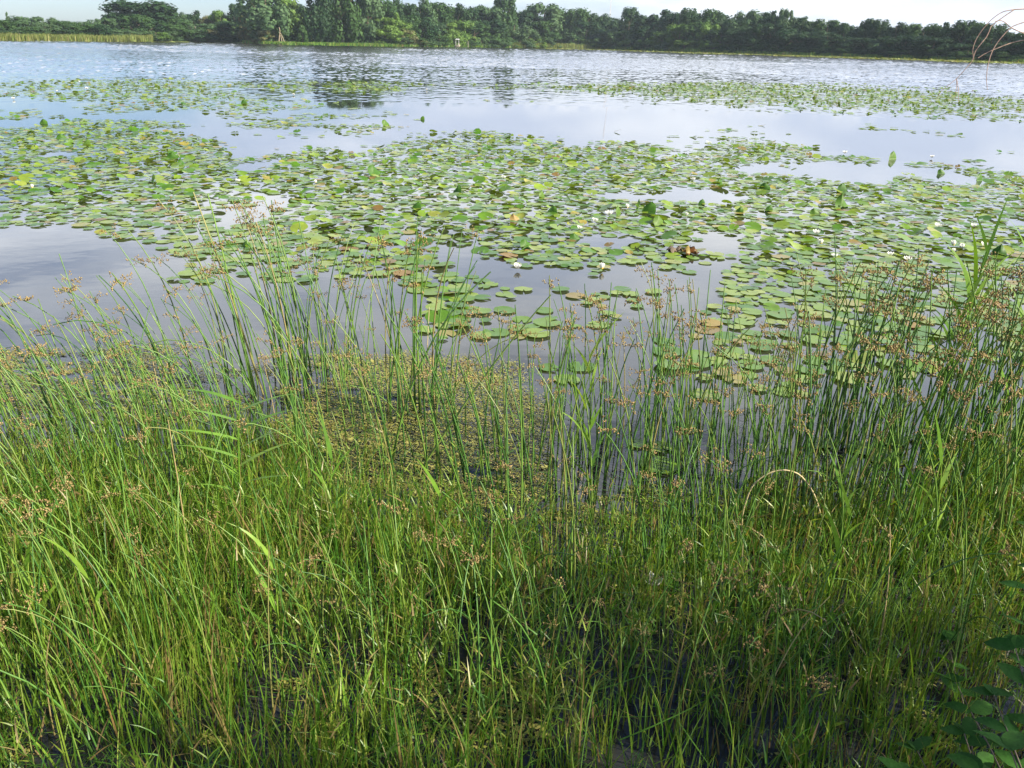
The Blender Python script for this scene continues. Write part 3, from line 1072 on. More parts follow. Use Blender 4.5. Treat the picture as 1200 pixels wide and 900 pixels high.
def try_pads(x0, x1, y0, y1, ncand, rmin, rmax, sep, nscale, seed):
    X = rng.uniform(x0, x1, ncand)
    Y = rng.uniform(y0, y1, ncand)
    c, px, py = cover(X, Y)
    ok = (px > -60) & (px < 1260) & (c > 0)
    nzv = 0.6 * fbm(X * nscale, Y * nscale * 0.8, seed) + 0.4 * fbm(X * nscale * 3.1, Y * nscale * 2.4, seed + 50)
    ok &= nzv < 0.26 + 0.52 * c + (0.06 if y1 < 10 else 0)
    ok &= rng.uniform(0, 1, ncand) < (0.25 + c)
    for i in np.nonzero(ok)[0]:
        r_ = rng.uniform(rmin, rmax) * (0.82 if rng.random() < .25 else 1)
        g = 0.4
        k0, k1 = int(X[i] // g), int(Y[i] // g)
        bad = False
        for a_ in (-1, 0, 1):
            for b_ in (-1, 0, 1):
                for (qx, qy, qr) in cell.get((k0 + a_, k1 + b_), ()):
                    if (qx - X[i]) ** 2 + (qy - Y[i]) ** 2 < (sep * (qr + r_)) ** 2:
                        bad = True
                        break
                if bad:
                    break
            if bad:
                break
        if bad:
            continue
        cell.setdefault((k0, k1), []).append((X[i], Y[i], r_))
        pads.append((X[i], Y[i], r_, px[i], py[i], c[i]))


# pads that stand out, placed first
SPEC = []  # filled below: (px, py, radius)
try_pads(-4.5, 5.5, 1.7, 6.5, 9000, 0.050, 0.105, 0.74, 0.8, 21)
try_pads(-9, 9, 5.0, 9.5, 24000, 0.040, 0.102, 0.72, 0.6, 22)
try_pads(-14, 14, 9.5, 20, 64000, 0.042, 0.10, 0.74, 0.45, 23)
try_pads(-36, 38, 20, 56, 60000, 0.07, 0.12, 0.74, 0.30, 24)
pads.sort(key=lambda p: math.hypot(p[0], p[1]) / p[2])
PZ = [('flat pale green lily pad afloat in the left pool behind the leaning rushes', 'lily pads in the left pool'),
      ('flat pale green lily pad afloat behind the upright centre rushes', 'lily pads behind the centre rushes'),
      ('green lily pad floating at the near right behind the rush stand', 'lily pads at the near right'),
      ('dim green lily pad lying low among the foreground grass stems', 'lily pads under the foreground grass')]
big = MB()
nind = 0
NP = 225
for (X, Y, r_, px, py, c) in pads:
    D = math.hypot(X, Y)
    near = D < 8.2
    old = rng.random() < (0.03 if near else 0.07)
    flat_zone = py > 300 or (px < 350 and py > 240)
    rz = rng.uniform(0, 6.28)
    u = rng.random()
    if flat_zone:
        tl = abs(rng.normal(0, 0.02)) if u < 0.9 else rng.uniform(0.05, 0.25)
    else:
        tl = abs(rng.normal(0, 0.03)) if u < 0.66 else (rng.uniform(0.08, 0.42) if D < 20 else rng.uniform(0.05, 0.25))
    ta = rng.uniform(0, 6.28)
    z = 0.004 + rng.uniform(0, 0.012) + r_ * math.sin(tl) * 0.75
    if nind < NP and py < 940 and -10 < px < 1210:
        vi = int(rng.integers(0, 16))
        if flat_zone:
            vi = [0, 1, 2, 6, 8, 9, 10, 14, 3, 11][vi % 10]
        me_ = PADO[vi % 6] if old else PADM[vi]
        o = obj('lily_pad', me_, None, (X, Y, z))
        o.rotation_euler = (tl * math.cos(ta), tl * math.sin(ta), rz)
        o.scale = (r_, r_, r_)
        zi = 3 if py > 468 else (0 if px < 350 else (1 if px < 700 else 2))
        sub = ['at the outer left end', 'in the middle of it', 'at its right side'][min(2, int(px / 117))] if zi == 0 else (
            ['left of the clump', 'right behind the clump', 'just right of the clump', 'out in the open gap'][min(3, int((px - 350) / 88))] if zi == 1 else (
                ['beside the dark dead leaf', 'below the dark dead leaf', 'midway to the reeds', 'left of the tall bright reed', 'behind the tall bright reed', 'at the right edge'][max(0, min(5, int((px - 700) / 84)))] if zi == 2 else
                ['at left', 'at centre', 'at right'][max(0, min(2, int(px / 400)))]))
        sub += (', front' if py > 365 else ', back') if zi in (1, 2) else (', near side' if py > 290 else ', far side') if zi == 0 else ''
        if old:
            tag(o, ['yellow brown dying lily pad in the left pool', 'yellow brown dying lily pad behind the centre rushes', 'yellow brown dying lily pad near right', 'brown dying lily pad among foreground grass'][zi], 'lily pad', 'dying ' + PZ[zi][1])
            o['label'] += ' ' + sub.replace(',', '')
        else:
            tag(o, ['pale green lily pad in the left pool', 'pale green lily pad behind the centre rushes', 'green lily pad near right', 'dim lily pad among foreground grass'][zi] + ' ' + sub, 'lily pad', PZ[zi][1])
        nind += 1
        continue
    if D < 14:
        v, f4, f3, _ = PADVo[int(rng.integers(0, 16)) if not flat_zone else [0, 1, 2, 6][int(rng.integers(0, 4))]]
    else:
        v, f3 = SMALL[int(rng.integers(0, 15))]
        f4 = None
    Rm = np.array(Matrix.Rotation(tl, 3, Vector((math.cos(ta), math.sin(ta), 0))) @ Matrix.Rotation(rz, 3, 'Z'))
    V = (v * r_) @ Rm.T + np.array([X, Y, z])
    tn = rng.uniform(0.93, 1.0) if old else rng.uniform(0, 0.92)
    big.add(V, f3, tn)
    if f4 is not None:
        big.f4.append(f4 + big.n - len(v))
        big.m4.append(np.zeros(len(f4)))
o = obj('lily_pad_raft', big.mesh('lily_pad_raft', M['pad']))
tag(o, 'spreading rafts of green lily pads covering the middle and far water', None, None, 'stuff')
print('pads', len(pads), 'individual', nind)


# curled and upright lily leaves
def upright_leaf(seed, fold, mat):
    """unit leaf bent up out of the water: the back half lies flat, the front half stands, creased along its rib"""
    r = np.random.default_rng(seed)
    mb = MB()
    k = 7
    V = []
    rows = [-0.8, -0.4, 0.0, 0.2, 0.4, 0.6, 0.8, 0.93, 1.0]
    ph = r.uniform(0, 6.28, 3)
    wid = r.uniform(0.46, 0.68)
    skew = r.uniform(-.25, .25)
    for t in rows:
        hw = wid * (math.sqrt(max(0.0, 1 - abs(t) ** 2.3)) + 0.03)
        for j in range(k):
            q = -1 + 2 * j / (k - 1)
            x = q * hw
            if t < 0:
                V.append((x, t * 0.55 + 0.02, 0.016 + 0.01 * math.sin(5 * q + ph[0])))
            else:
                ang = fold * 0.5
                z = t * (0.95 - 0.10 * abs(q) ** 1.5) + 0.035 * math.sin(4 * q + ph[1]) * t
                V.append((x * math.cos(ang * t) + skew * t * t, abs(x) * math.sin(ang * t) * 1.1 + 0.30 * t * t - 0.06 * t + 0.03 * math.sin(6 * q + ph[2]) * t, z + 0.01))
    F = [(i * k + j, i * k + j + 1, (i + 1) * k + j + 1, (i + 1) * k + j) for i in range(len(rows) - 1) for j in range(k - 1)]
    mb.add(V, F)
    return mb.mesh('curled_lily_leaf', mat)


UPM = [upright_leaf(i, [0.5, 1.6, 2.3, 1.0][i % 4], M['pad_up']) for i in range(8)]
UPO = [upright_leaf(i + 3, 2.0, M['pad_old']) for i in range(2)]
UPL = [  # px, py of the foot, height in px, yaw, variant, old, label
    (1046, 187, 13, 0.3, 0, 0, 'bright green leaf standing alone at the back edge of the raft on the right'),
    (987, 244, 22, -0.5, 2, 0, 'folded pale leaf standing upright in the right half of the lily raft'),
    (986, 226, 16, 0.6, 0, 0, 'rounded green leaf raised just behind the folded upright leaf'),
    (535, 226, 15, -0.4, 2, 0, 'rolled whitish leaf standing near the centre of the raft'),
    (618, 291, 17, 0.6, 1, 0, 'yellow green folded leaf standing in front of the brown curled leaf'),
    (604, 259, 13, 0.2, 2, 1, 'dark brown and white curled dead leaf in the centre of the raft'),
    (441, 206, 19, 0.9, 1, 0, 'broad upright green leaf in the left centre of the raft'),
    (488, 246, 14, 0.1, 0, 0, 'round green leaf standing left of the whitish rolled leaf'),
    (214, 194, 12, 1.3, 2, 0, 'narrow dark leaf standing in the left part of the raft'),
    (202, 186, 10, 0.2, 1, 0, 'short green leaf standing left of the narrow dark leaf'),
    (178, 213, 12, -0.6, 1, 0, 'cupped green leaf raised over the left pool edge'),
    (286, 122, 8, 0.3, 0, 0, 'small dark green leaf standing in the sparse far left pads'),
    (453, 147, 10, 0.4, 1, 0, 'small bright leaf standing on the isolated pad strip at centre'),
    (495, 140, 6, 0.2, 0, 0, 'dark leaf tip poking from open water right of the pad strip'),
    (725, 252, 16, 0.5, 0, 0, 'dark green raised leaf left of the big crossed leaves'),
    (760, 250, 20, -0.3, 0, 0, 'largest of the crossed raised leaves right of centre'),
    (774, 264, 17, 0.8, 1, 0, 'cupped leaf at the front of the crossed raised leaves'),
    (746, 244, 15, -0.8, 3, 0, 'tilted leaf behind the largest crossed raised leaf'),
    (843, 218, 12, 0.3, 0, 0, 'dark leaf raised in the raft behind the brown leaf lump'),
    (896, 222, 11, -0.4, 1, 0, 'pale folded leaf lying raised right of the dark raised leaf'),
    (866, 250, 12, -0.6, 2, 0, 'yellow green folded leaf above the small open gap'),
    (901, 248, 11, 0.5, 0, 0, 'broad dull green leaf raised left of the folded upright leaf'),
    (955, 252, 11, 0.2, 3, 0, 'low raised leaf just left and below the folded upright leaf'),
    (635, 232, 13, 0.7, 0, 0, 'round raised leaf above the brown curled leaf'),
    (646, 250, 14, -0.7, 1, 0, 'yellowish folded leaf right of the brown curled leaf'),
    (674, 281, 12, 0.4, 1, 0, 'small upright leaf beside the gap before the near pads'),
    (1148, 212, 12, 0.2, 0, 0, 'dark round leaf raised at the right end of the raft'),
    (1103, 204, 8, 0.0, 3, 0, 'yellow green leaf raised left of the dark round leaf at right'),
    (1170, 300, 18, -0.5, 2, 0, 'folded leaf standing behind the tall reed blades at right'),
    (51, 145, 7, 0.1, 1, 0, 'small yellow green leaf raised in the far left strip'),
    (72, 163, 8, 0.3, 1, 0, 'cupped yellow leaf raised at the left back edge of the raft'),
    (83, 168, 8, 0.9, 0, 0, 'dark raised leaf right of the cupped yellow leaf at left'),
    (102, 170, 9, 0.0, 0, 0, 'dark leaf raised at the back edge of the left raft'),
    (270, 287, 9, 0.5, 3, 0, 'bright green leaf curled up in the left pool pads'),
    (288, 290, 11, -0.4, 1, 0, 'rolled bright leaf in the left pool beside the leaning rushes'),
    (822, 240, 10, 0.4, 0, 0, 'small raised leaf between the crossed leaves and the gap'),
    (465, 878, 40, 0.9, 1, 0, 'tilted lily leaf showing its pale underside low in the foreground grass'),
]
for (px, py, hpx, yaw, vi, old, lab) in UPL:
    g = gpt(px, py)
    D = math.sqrt(g[0] ** 2 + g[1] ** 2 + CAM_H ** 2)
    sc = hpx / 1000.0 * D / 1.3
    o = obj('curled_lily_leaf', (UPO[vi % 2] if old else UPM[vi]), None, (g[0], g[1], -0.005), yaw)
    o.scale = (sc * 1.15, sc, sc)
    o.rotation_euler = (0, 0, yaw + rng.normal(0, .3))
    tag(o, lab, 'lily leaf', 'curled lily leaves standing above the raft')
# unlabelled crowd of raised leaves
crowd = MB()
UV = []
for i in range(8):
    me_ = UPM[i]
    v = np.array([q.co[:] for q in me_.vertices]).ravel()
    f = np.array([p.vertices[:] for p in me_.polygons])
    UV.append((v.reshape(-1, 3), f))
cand = [p for p in pads if p[4] < 300 and p[5] > 0.8 and 1 > 0]
for p in cand:
    if rng.random() > 0.15:
        continue
    v, f = UV[int(rng.integers(0, 8))]
    yaw = rng.uniform(0, 6.28)
    lean = rng.uniform(0.0, 0.9)
    sc = rng.uniform(0.035, 0.10)
    Rm = np.array(Matrix.Rotation(yaw, 3, 'Z') @ Matrix.Rotation(-lean, 3, 'X'))
    crowd.add((v * sc) @ Rm.T + np.array([p[0], p[1], 0.0]), f, rng.uniform(0.2, 0.92))
tag(obj('raised_lily_leaves', crowd.mesh('raised_lily_leaves', M['pad_up'])), 'many small tilted lily leaves rising out of the pad raft', None, None, 'stuff')


# brown dead leaf lump and dying floating leaves
def dead_lump():
    root = bpy.data.objects.new('dead_lily_leaf', None)
    C.objects.link(root)
    g = gpt(799, 299)
    root.location = (g[0], g[1], 0)
    tag(root, 'dark red brown crumpled dead leaf floating at the edge of the open gap', 'dead leaf')
    r = np.random.default_rng(4)
    for k in range(4):
        mb = MB()
        n = 6
        V = []
        for i in range(n):
            for j in range(n):
                u, v = i / 5 - .5, j / 5 - .5
                q = 1 - 1.6 * (u * u + v * v)
                V.append((u * 0.20 * q, v * 0.14 * q, 0.02 + 0.05 * math.cos(u * 5 + k) * math.cos(v * 6 + k * 2) * q + r.normal(0, .007)))
        F = [(i * n + j, (i + 1) * n + j, (i + 1) * n + j + 1, i * n + j + 1) for i in range(5) for j in range(5)]
        mb.add(V, F, 0.0)
        m_ = M['bark'] if k < 2 else M['pad_old']
        o = obj('leaf_lobe', mb.mesh('leaf_lobe', m_), root, ((k - 1.5) * 0.07, (k % 2) * .04, 0.025), k * 0.7)
        o.rotation_euler = (0.3 * (k - 1), 0.25 * (1 - k), k * 0.8)


dead_lump()


# ------------------------------------------------------------------ white water lilies
def petals_mesh(n, ln, wd, elev, seed):
    r = np.random.default_rng(seed)
    mb = MB()
    for k in range(n):
        a = k * 6.283 / n + r.uniform(-.1, .1)
        e = elev + r.uniform(-.12, .12)
        P = []
        for t, w_ in ((0, .25), (.35, .85), (.7, .9), (1, .06)):
            rr = ln * t * math.cos(e + 0.5 * t)
            z = ln * t * math.sin(e + 0.5 * t)
            for s in (-1, 0, 1):
                x_, y_ = rr, s * wd * w_ * .5
                P.append((x_ * math.cos(a) - y_ * math.sin(a), x_ * math.sin(a) + y_ * math.cos(a), z + (0.12 * wd if s else 0)))
        F = [(i * 3 + j, (i + 1) * 3 + j, (i + 1) * 3 + j + 1, i * 3 + j + 1) for i in range(3) for j in range(2)]
        mb.add(P, F, r.uniform(0, 1))
    return mb.mesh('petals', M['petal'])


FP = [petals_mesh(9, 0.062, 0.030, 0.30, 1), petals_mesh(7, 0.055, 0.032, 0.75, 2)]
IP = [petals_mesh(7, 0.048, 0.024, 0.75, 3), petals_mesh(6, 0.050, 0.028, 1.0, 4)]
mb = MB()
for k in range(14):
    a_ = k * 2.4
    q = 0.011 * math.sqrt(k / 14)
    tube1(mb, [(q * math.cos(a_), q * math.sin(a_), 0.004), (1.3 * q * math.cos(a_), 1.3 * q * math.sin(a_), 0.016), (1.2 * q * math.cos(a_), 1.2 * q * math.sin(a_), 0.026)], 0.0022, 0.0014, 4)
STM = mb.mesh('stamens', M['stamen'])
FL = [
    (93, 97, 'white water lily at the back of the far left pads, highest in the photo'), (102, 105, 'white water lily just right of the highest one at far left'), (67, 108, 'small white water lily in the sparse far left pads'),
    (16, 117, 'white water lily nearest the left edge among the far pads'), (344, 112, 'white water lily at the far edge of the dark rippled water'), (500, 106, 'lone white water lily in the far centre water'),
    (279, 215, 'wide open white water lily beside the bright cloud reflection at left'), (370, 216, 'upright white water lily bud right of the left pool'), (38, 222, 'white water lily bud over the left pool edge'),
    (606, 317, 'white water lily nearest the camera beyond the centre rushes'), (697, 262, 'round white water lily in the middle of the raft'), (714, 254, 'white water lily beside the dark raised leaf'), (679, 271, 'flat white water lily left of the round one'),
    (590, 211, 'white water lily in the back centre of the raft'), (812, 213, 'white water lily beside the dark leaf at the back of the raft'), (735, 246, 'small white bud between the raised leaves'),
    (804, 255, 'thin white bud right of the crossed raised leaves'), (1117, 290, 'tall white bud behind the reed blades at right'), (1117, 298, 'white water lily below the tall bud at right'), (1126, 294, 'white water lily right of the tall bud'),
    (1063, 308, 'white water lily low by the left reed blades'), (1098, 268, 'white water lily behind the top of the left reed blades'), (1140, 268, 'flat white water lily left of the right reed blades'), (956, 276, 'white water lily in the right half of the raft'),
    (962, 288, 'slim white lily below the others in the right raft'), (978, 304, 'white water lily at the near edge of the right raft'), (1152, 291, 'white lily between the reed blades at right'), (1043, 302, 'white water lily at the left foot of the reeds'),
    (990, 181, 'tiny white lily at the back right edge of the raft'), (1092, 186, 'white water lily in open water at back right'), (766, 690, 'white water lily half hidden deep in the foreground grass'),
    (705, 318, 'yellow white half closed lily on the near pads'), (830, 170, 'tiny white lily far back right of centre'),
]
for i, (px, py, lab) in enumerate(FL):
    g = gpt(px, py)
    root = bpy.data.objects.new('water_lily_flower', None)
    C.objects.link(root)
    D = math.hypot(g[0], g[1])
    root.location = (g[0], g[1], 0.02)
    sc = (0.8 + 0.3 * random.random()) * (1.2 if D > 15 else 1.0)
    root.scale = (sc, sc, sc)
    root.rotation_euler = (0.15 * random.random(), 0.15, random.uniform(0, 6))
    bud = 'bud' in lab or 'slim' in lab or 'half closed' in lab
    tag(root, lab, 'water lily', 'white water lilies among the pads')
    obj('outer_petals', FP[1 if bud else 0], root)
    obj('inner_petals', IP[1 if bud else 0], root)
    obj('stamens', STM, root)

# ------------------------------------------------------------------ algae and duckweed
n = 700000
X = rng.uniform(-4.5, 4.5, n)
Y = rng.uniform(1.4, 6.2, n)
px, py = proj(np.stack([X, Y, 0 * X], 1))
dens = np.zeros(n)
px = px + 110 * (fbm(X * 1.6, Y * 2.0, 511) - 0.5) + rng.normal(0, 9, n)
py = py + 90 * (fbm(X * 1.5, Y * 2.2, 512) - 0.5) + rng.normal(0, 6, n)
for poly, d in [([(330, 440), (420, 425), (520, 440), (620, 470), (640, 560), (560, 600), (380, 570), (300, 500)], 0.95),
                ([(-40, 410), (120, 405), (240, 420), (260, 480), (120, 500), (-40, 490)], 0.8),
                ([(240, 420), (420, 410), (440, 470), (300, 500), (230, 470)], 0.5),
                ([(420, 560), (900, 540), (1000, 700), (760, 720), (420, 700)], 0.42),
                ([(480, 780), (640, 780), (640, 870), (500, 870)], 0.75),
                ([(0, 500), (420, 500), (420, 900), (0, 900)], 0.35),
                ([(700, 720), (1200, 560), (1200, 900), (800, 900)], 0.25)]:
    dens = np.maximum(dens, np.where(inpoly(px, py, poly), d, 0))
nz_ = 0.55 * fbm(X * 2.2, Y * 4.5, 40) + 0.45 * fbm(X * 7, Y * 18, 41)
ok = (nz_ < 0.26 + 0.44 * dens) & (dens > 0)
X, Y = X[ok], Y[ok]
n = len(X)
al = MB()
P = np.stack([X, Y, rng.uniform(0.003, 0.011, n)], 1)
leaf_quads(al, P, np.stack([rng.normal(0, .12, n), rng.normal(0, .12, n), np.ones(n)], 1), np.where(rng.random(n) < 0.012, rng.uniform(0.010, 0.022, n), rng.uniform(0.004, 0.0088, n)), rng.uniform(0, 1, n), 0.8)
tag(obj('algae_mat', al.mesh('algae_mat', M['algae'], False)), 'yellow green algae and duckweed scum among the stems', None, None, 'stuff')
# thin far algae line by the right bank
n = 5000
px = rng.uniform(640, 1230, n)
d = np.array([ray(p, 60) for p in px])
th = np.arctan2(d[:, 0], d[:, 1])
D = shoreR(th) * rng.uniform(0.86, 0.985, n)
al = MB()
P = np.stack([np.sin(th) * D, np.cos(th) * D, rng.uniform(0.02, 0.12, n)], 1)
leaf_quads(al, P, np.stack([rng.normal(0, .3, n), rng.normal(0, .3, n), np.ones(n)], 1), rng.uniform(0.3, 0.8, n), rng.uniform(0, 1, n), 0.8)
tag(obj('far_algae_line', al.mesh('far_algae_line', M['spit'], False)), 'thin yellow green band of floating weed along the far right bank', None, None, 'stuff')

# ------------------------------------------------------------------ foreground grass
def grass_density(px, py):
    top = np.interp(px, [0, 200, 330, 420, 560, 700, 800, 1000, 1200], [500, 485, 495, 545, 590, 600, 580, 545, 500])
    d = np.clip((py - top) / 70.0, 0, 1)
    d *= np.interp(px, [0, 350, 480, 620, 900, 1050, 1200], [1.0, 1.0, 0.85, 0.62, 0.66, 0.85, 0.9])
    d *= np.interp(py, [400, 700, 800, 900, 1000], [1, 1, 0.8, 0.72, 0.7])
    return d


nt_ = 13500
X = rng.uniform(-3.6, 3.6, nt_)
Y = rng.uniform(1.15, 4.4, nt_)
px, py = proj(np.stack([X, Y, 0 * X], 1))
dn = grass_density(px, py)
cl = fbm(X * 1.6, Y * 1.9, 61)
ok = (px > -160) & (px < 1360) & (rng.uniform(0, 1, nt_) < dn * np.clip((cl - 0.24) * 3.0, 0.08, 1.15))
X, Y, cl = X[ok], Y[ok], cl[ok]
nb = rng.integers(4, 9, len(X))
bx = np.repeat(X, nb) + rng.normal(0, 0.018, nb.sum())
by = np.repeat(Y, nb) + rng.normal(0, 0.018, nb.sum())
N = len(bx)
tuft_t = np.repeat(rng.uniform(0, 0.6, len(X)), nb)
hs = np.repeat(rng.uniform(0.55, 1.15, len(X)), nb) * np.interp(np.repeat(X, nb), [-2.5, -0.5, 0.5, 2.0], [1.15, 1.1, 0.78, 1.0])
Lg = (0.13 + 0.33 * rng.random(N) ** 1.6) * hs * np.interp(by, [1.2, 2.6, 3.4, 4.2], [1.05, 1.0, 0.8, 0.6])
az = rng.uniform(0, 6.28, N)
phi0 = np.abs(rng.normal(0, 0.15, N))
kap = np.abs(rng.normal(0.15, 0.28, N))
bend = rng.random(N) < 0.06
kap[bend] += rng.uniform(0.8, 1.8, bend.sum())
P = centerlines(np.stack([bx, by, np.full(N, -0.04)], 1), az, phi0, kap, Lg, 5)
gm = MB()
ribbons(gm, P, rng.uniform(0.0020, 0.0066, N), rng.uniform(-0.9, 0.9, N), tuft_t + rng.uniform(0, 0.36, N) ** 1.0)
# fine leafy shoots off thin stems
ns = 14500
X2 = rng.uniform(-3.2, 3.2, ns)
Y2 = rng.uniform(1.2, 4.0, ns)
px, py = proj(np.stack([X2, Y2, 0 * X2], 1))
ok = rng.uniform(0, 1, ns) < grass_density(px, py) * np.clip((fbm(X2 * 1.2, Y2 * 1.4, 77) - 0.3) * 2.6, 0.05, 1)
X2, Y2 = X2[ok], Y2[ok]
n2 = len(X2)
hh = rng.uniform(0.14, 0.40, n2)
sa, sp, sk = rng.uniform(0, 6.28, n2), rng.uniform(0, .2, n2), rng.uniform(0, .3, n2)
Ps = centerlines(np.stack([X2, Y2, np.full(n2, -0.03)], 1), sa, sp, sk, hh, 5)
tt = rng.uniform(0.3, 0.85, n2)
ribbons(gm, Ps, np.full(n2, 0.0036), rng.uniform(-1, 1, n2), tt)
for lv in (1, 2, 2, 3, 3, 4, 4, 5):
    P2 = centerlines(Ps[:, lv], rng.uniform(0, 6.28, n2), rng.uniform(0.35, 1.0, n2), rng.uniform(0, .7, n2), rng.uniform(0.03, 0.09, n2), 3)
    ribbons(gm, P2, rng.uniform(0.003, 0.006, n2), rng.uniform(-1.3, 1.3, n2), np.clip(tt + rng.uniform(-.05, .08, n2), 0, .95))
tag(obj('marsh_grass', gm.mesh('marsh_grass', M['grass'])), 'dense green marsh grass growing out of the shallow water in front', None, None, 'stuff')
print('grass blades', N, n2)
# dead stubble and litter lying on the water
nl = 4500
X3 = rng.uniform(-3, 3, nl)
Y3 = rng.uniform(1.3, 4.3, nl)
P = centerlines(np.stack([X3, Y3, rng.uniform(0.005, 0.12, nl) ** 1.0], 1), rng.uniform(0, 6.28, nl), rng.uniform(1.2, 1.62, nl), rng.normal(0, .2, nl), rng.uniform(0.03, 0.3, nl), 3)
P[..., 2] = np.maximum(P[..., 2], 0.006)
lm = MB()
ribbons(lm, P, rng.uniform(0.002, 0.006, nl), rng.uniform(-1.5, 1.5, nl), rng.uniform(0.86, 1.0, nl))
tag(obj('dead_litter', lm.mesh('dead_litter', M['grass'])), 'straw coloured dead stems lying between the grass tufts', None, None, 'stuff')

# ------------------------------------------------------------------ rushes
RV = []   # variants: stem arrays, head arrays, meshes


def rush_variant(seed):
    r = np.random.default_rng(seed)
    phi0 = r.uniform(0.02, 0.12)
    kap = [0.15, 0.3, 0.5, 0.8, 1.2, 1.7, 0.25, 0.45][seed % 8] * r.uniform(0.8, 1.2)
    P = centerlines(np.zeros((1, 3)), np.array([0.0]), np.array([phi0]), np.array([kap]), np.array([1.0]), 9, 1.8)
    P[0, :, 1] += 0.012 * np.sin(np.linspace(0, 3, 10) + seed)
    s = MB()
    tubes(s, P, np.array([0.0054]), np.array([0.0]), 4, np.linspace(1, 0.45, 10))
    h = MB()
    tip = P[0, -2] * 0.55 + P[0, -1] * 0.45
    T = P[0, -1] - P[0, -2]
    T /= np.linalg.norm(T)
    nb_ = r.integers(6, 10)
    base = np.tile(tip, (nb_, 1))
    az_ = r.uniform(0, 6.28, nb_)
    ln = r.uniform(0.02, 0.085, nb_)
    B = centerlines(base, az_, r.uniform(0.3, 1.3, nb_), r.uniform(0.6, 1.6, nb_), ln, 4)
    tubes(h, B, np.full(nb_, 0.0007), np.zeros(nb_), 3)
    pts = np.concatenate([B[:, 4], B[:, 4] + r.normal(0, .006, (nb_, 3)), B[:, 3] + r.normal(0, .006, (nb_, 3)), B[:, 2] + r.normal(0, .004, (nb_, 3)), B[:, 4] + r.normal(0, .008, (nb_, 3))])
    for q in pts:
        d_ = r.normal(0, 0.5, 3) + np.array([0, 0, -0.6])
        d_ /= np.linalg.norm(d_)
        e1 = np.cross(d_, [0.3, 0.8, 0.5])
        e1 /= np.linalg.norm(e1)
        e2 = np.cross(d_, e1)
        l_, w_ = r.uniform(0.006, 0.010), r.uniform(0.0024, 0.0042)
        V = [q - d_ * l_, q + e1 * w_, q + e2 * w_, q - e1 * w_, q - e2 * w_, q + d_ * l_]
        F = [(0, 2, 1), (0, 3, 2), (0, 4, 3), (0, 1, 4), (5, 1, 2), (5, 2, 3), (5, 3, 4), (5, 4, 1)]
        h.add(V, F, r.uniform(0, 0.5))
    RV.append((s.arrays(), h.arrays(), s.mesh('rush_stem', M['rush']), h.mesh('seed_head', M['head']), P[0]))


for i in range(24):
    rush_variant(i)

rushes = []


def clump(px, py, spread, cnt, h0, h1, azm, azs, curv=None, lab=None, grp=None, hp=0.52):
    g = gpt(px, py)
    for _ in range(cnt):
        x_ = g[0] + rng.normal(0, spread)
        y_ = g[1] + rng.normal(0, spread * 0.8)
        v = int(rng.integers(0, 24))
        if curv is not None:
            v = int(rng.choice(curv)) + 8 * int(rng.integers(0, 3))
        rushes.append([x_, y_, rng.uniform(h0, h1), rng.normal(azm, azs), v, rng.random() < hp, lab, grp])


W_ = math.pi
LA = ('green rush leaning left over the left pool, brown seed head at its tip', 'leaning rush clump left of centre')
LB = ('slender upright rush in the centre clump against the open water', 'upright rush clump at the centre')
LC = ('arching rush with drooping brown seed head along the left waterline', 'arching rushes at the left')
LD = ('dark green rush in the tall stand at the right', 'tall rush stand at the right')
LE = ('rush stem rising from the foreground grass', 'rushes in the foreground grass')
LF = ('thin rush with brown head in the sparse stand', 'sparse rush stand right of centre')
clump(318, 455, 0.21, 34, 0.80, 1.20, W_, 0.3, [2, 3, 3, 4, 1, 7], *LA)
clump(350, 440, 0.14, 16, 0.75, 1.1, W_ - 0.5, 0.5, [1, 2, 6], *LA)
clump(400, 440, 0.12, 14, 0.6, 1.0, 0.7, 0.9, [1, 2, 3], *LA)
clump(480, 485, 0.07, 14, 0.85, 1.12, 0.2, 1.2, [0, 6, 0, 1], *LB)
clump(505, 470, 0.09, 8, 0.8, 1.05, 0.3, 0.5, [1, 2, 3], *LB)
clump(440, 490, 0.12, 18, 0.55, 0.95, 2.6, 0.8, [1, 2, 6], *LB)
for cx in (-20, 30, 80, 130, 180, 230):
    clump(cx, 505 + rng.uniform(-25, 25), 0.20, 16, 0.6, 0.95, W_ + rng.normal(0, .2), 0.5, [2, 3, 4, 5, 7], *LC)
for cx in (-30, 40, 110, 190, 260, 330, 390):
    clump(cx, 560 + rng.uniform(-30, 40), 0.25, 18, 0.5, 0.85, W_, 0.7, [1, 2, 3, 4], *LC)
for cx in (560, 630, 690, 740, 790, 840, 890, 940):
    clump(cx, 545 + rng.uniform(-30, 40), 0.20, 24, 0.6, 0.95, rng.uniform(0, 6), 1.0, [0, 1, 2, 6], *LF)
for cx in (640, 700, 770, 850, 930, 990):
    clump(cx, 630 + rng.uniform(-30, 30), 0.22, 13, 0.55, 0.9, 2.8, 1.0, [1, 2, 3, 6], *LF)
for cx in (980, 1030, 1080, 1130, 1180, 1220):
    clump(cx, 530 + rng.uniform(-30, 30), 0.17, 30, 0.70, 1.08 + max(0, (cx - 1050) * 0.0009), rng.uniform(0, 6), 1.3, [0, 1, 2, 6, 7, 3], *LD, hp=0.55)
for cx in (1000, 1060, 1120, 1190, 1240):
    clump(cx, 630 + rng.uniform(-30, 30), 0.17, 20, 0.6, 1.0, rng.uniform(0, 6), 1.3, [0, 1, 6, 2, 3], *LD, hp=0.5)
for k in range(46):
    cx, cy = rng.uniform(-60, 1260), rng.uniform(640, 860)
    clump(cx, cy, 0.16, int(rng.integers(5, 12)), 0.35, 0.75, W_ if cx < 500 else rng.uniform(0, 6), 0.9, [0, 1, 2, 3, 4], LE[0], LE[1], 0.3)
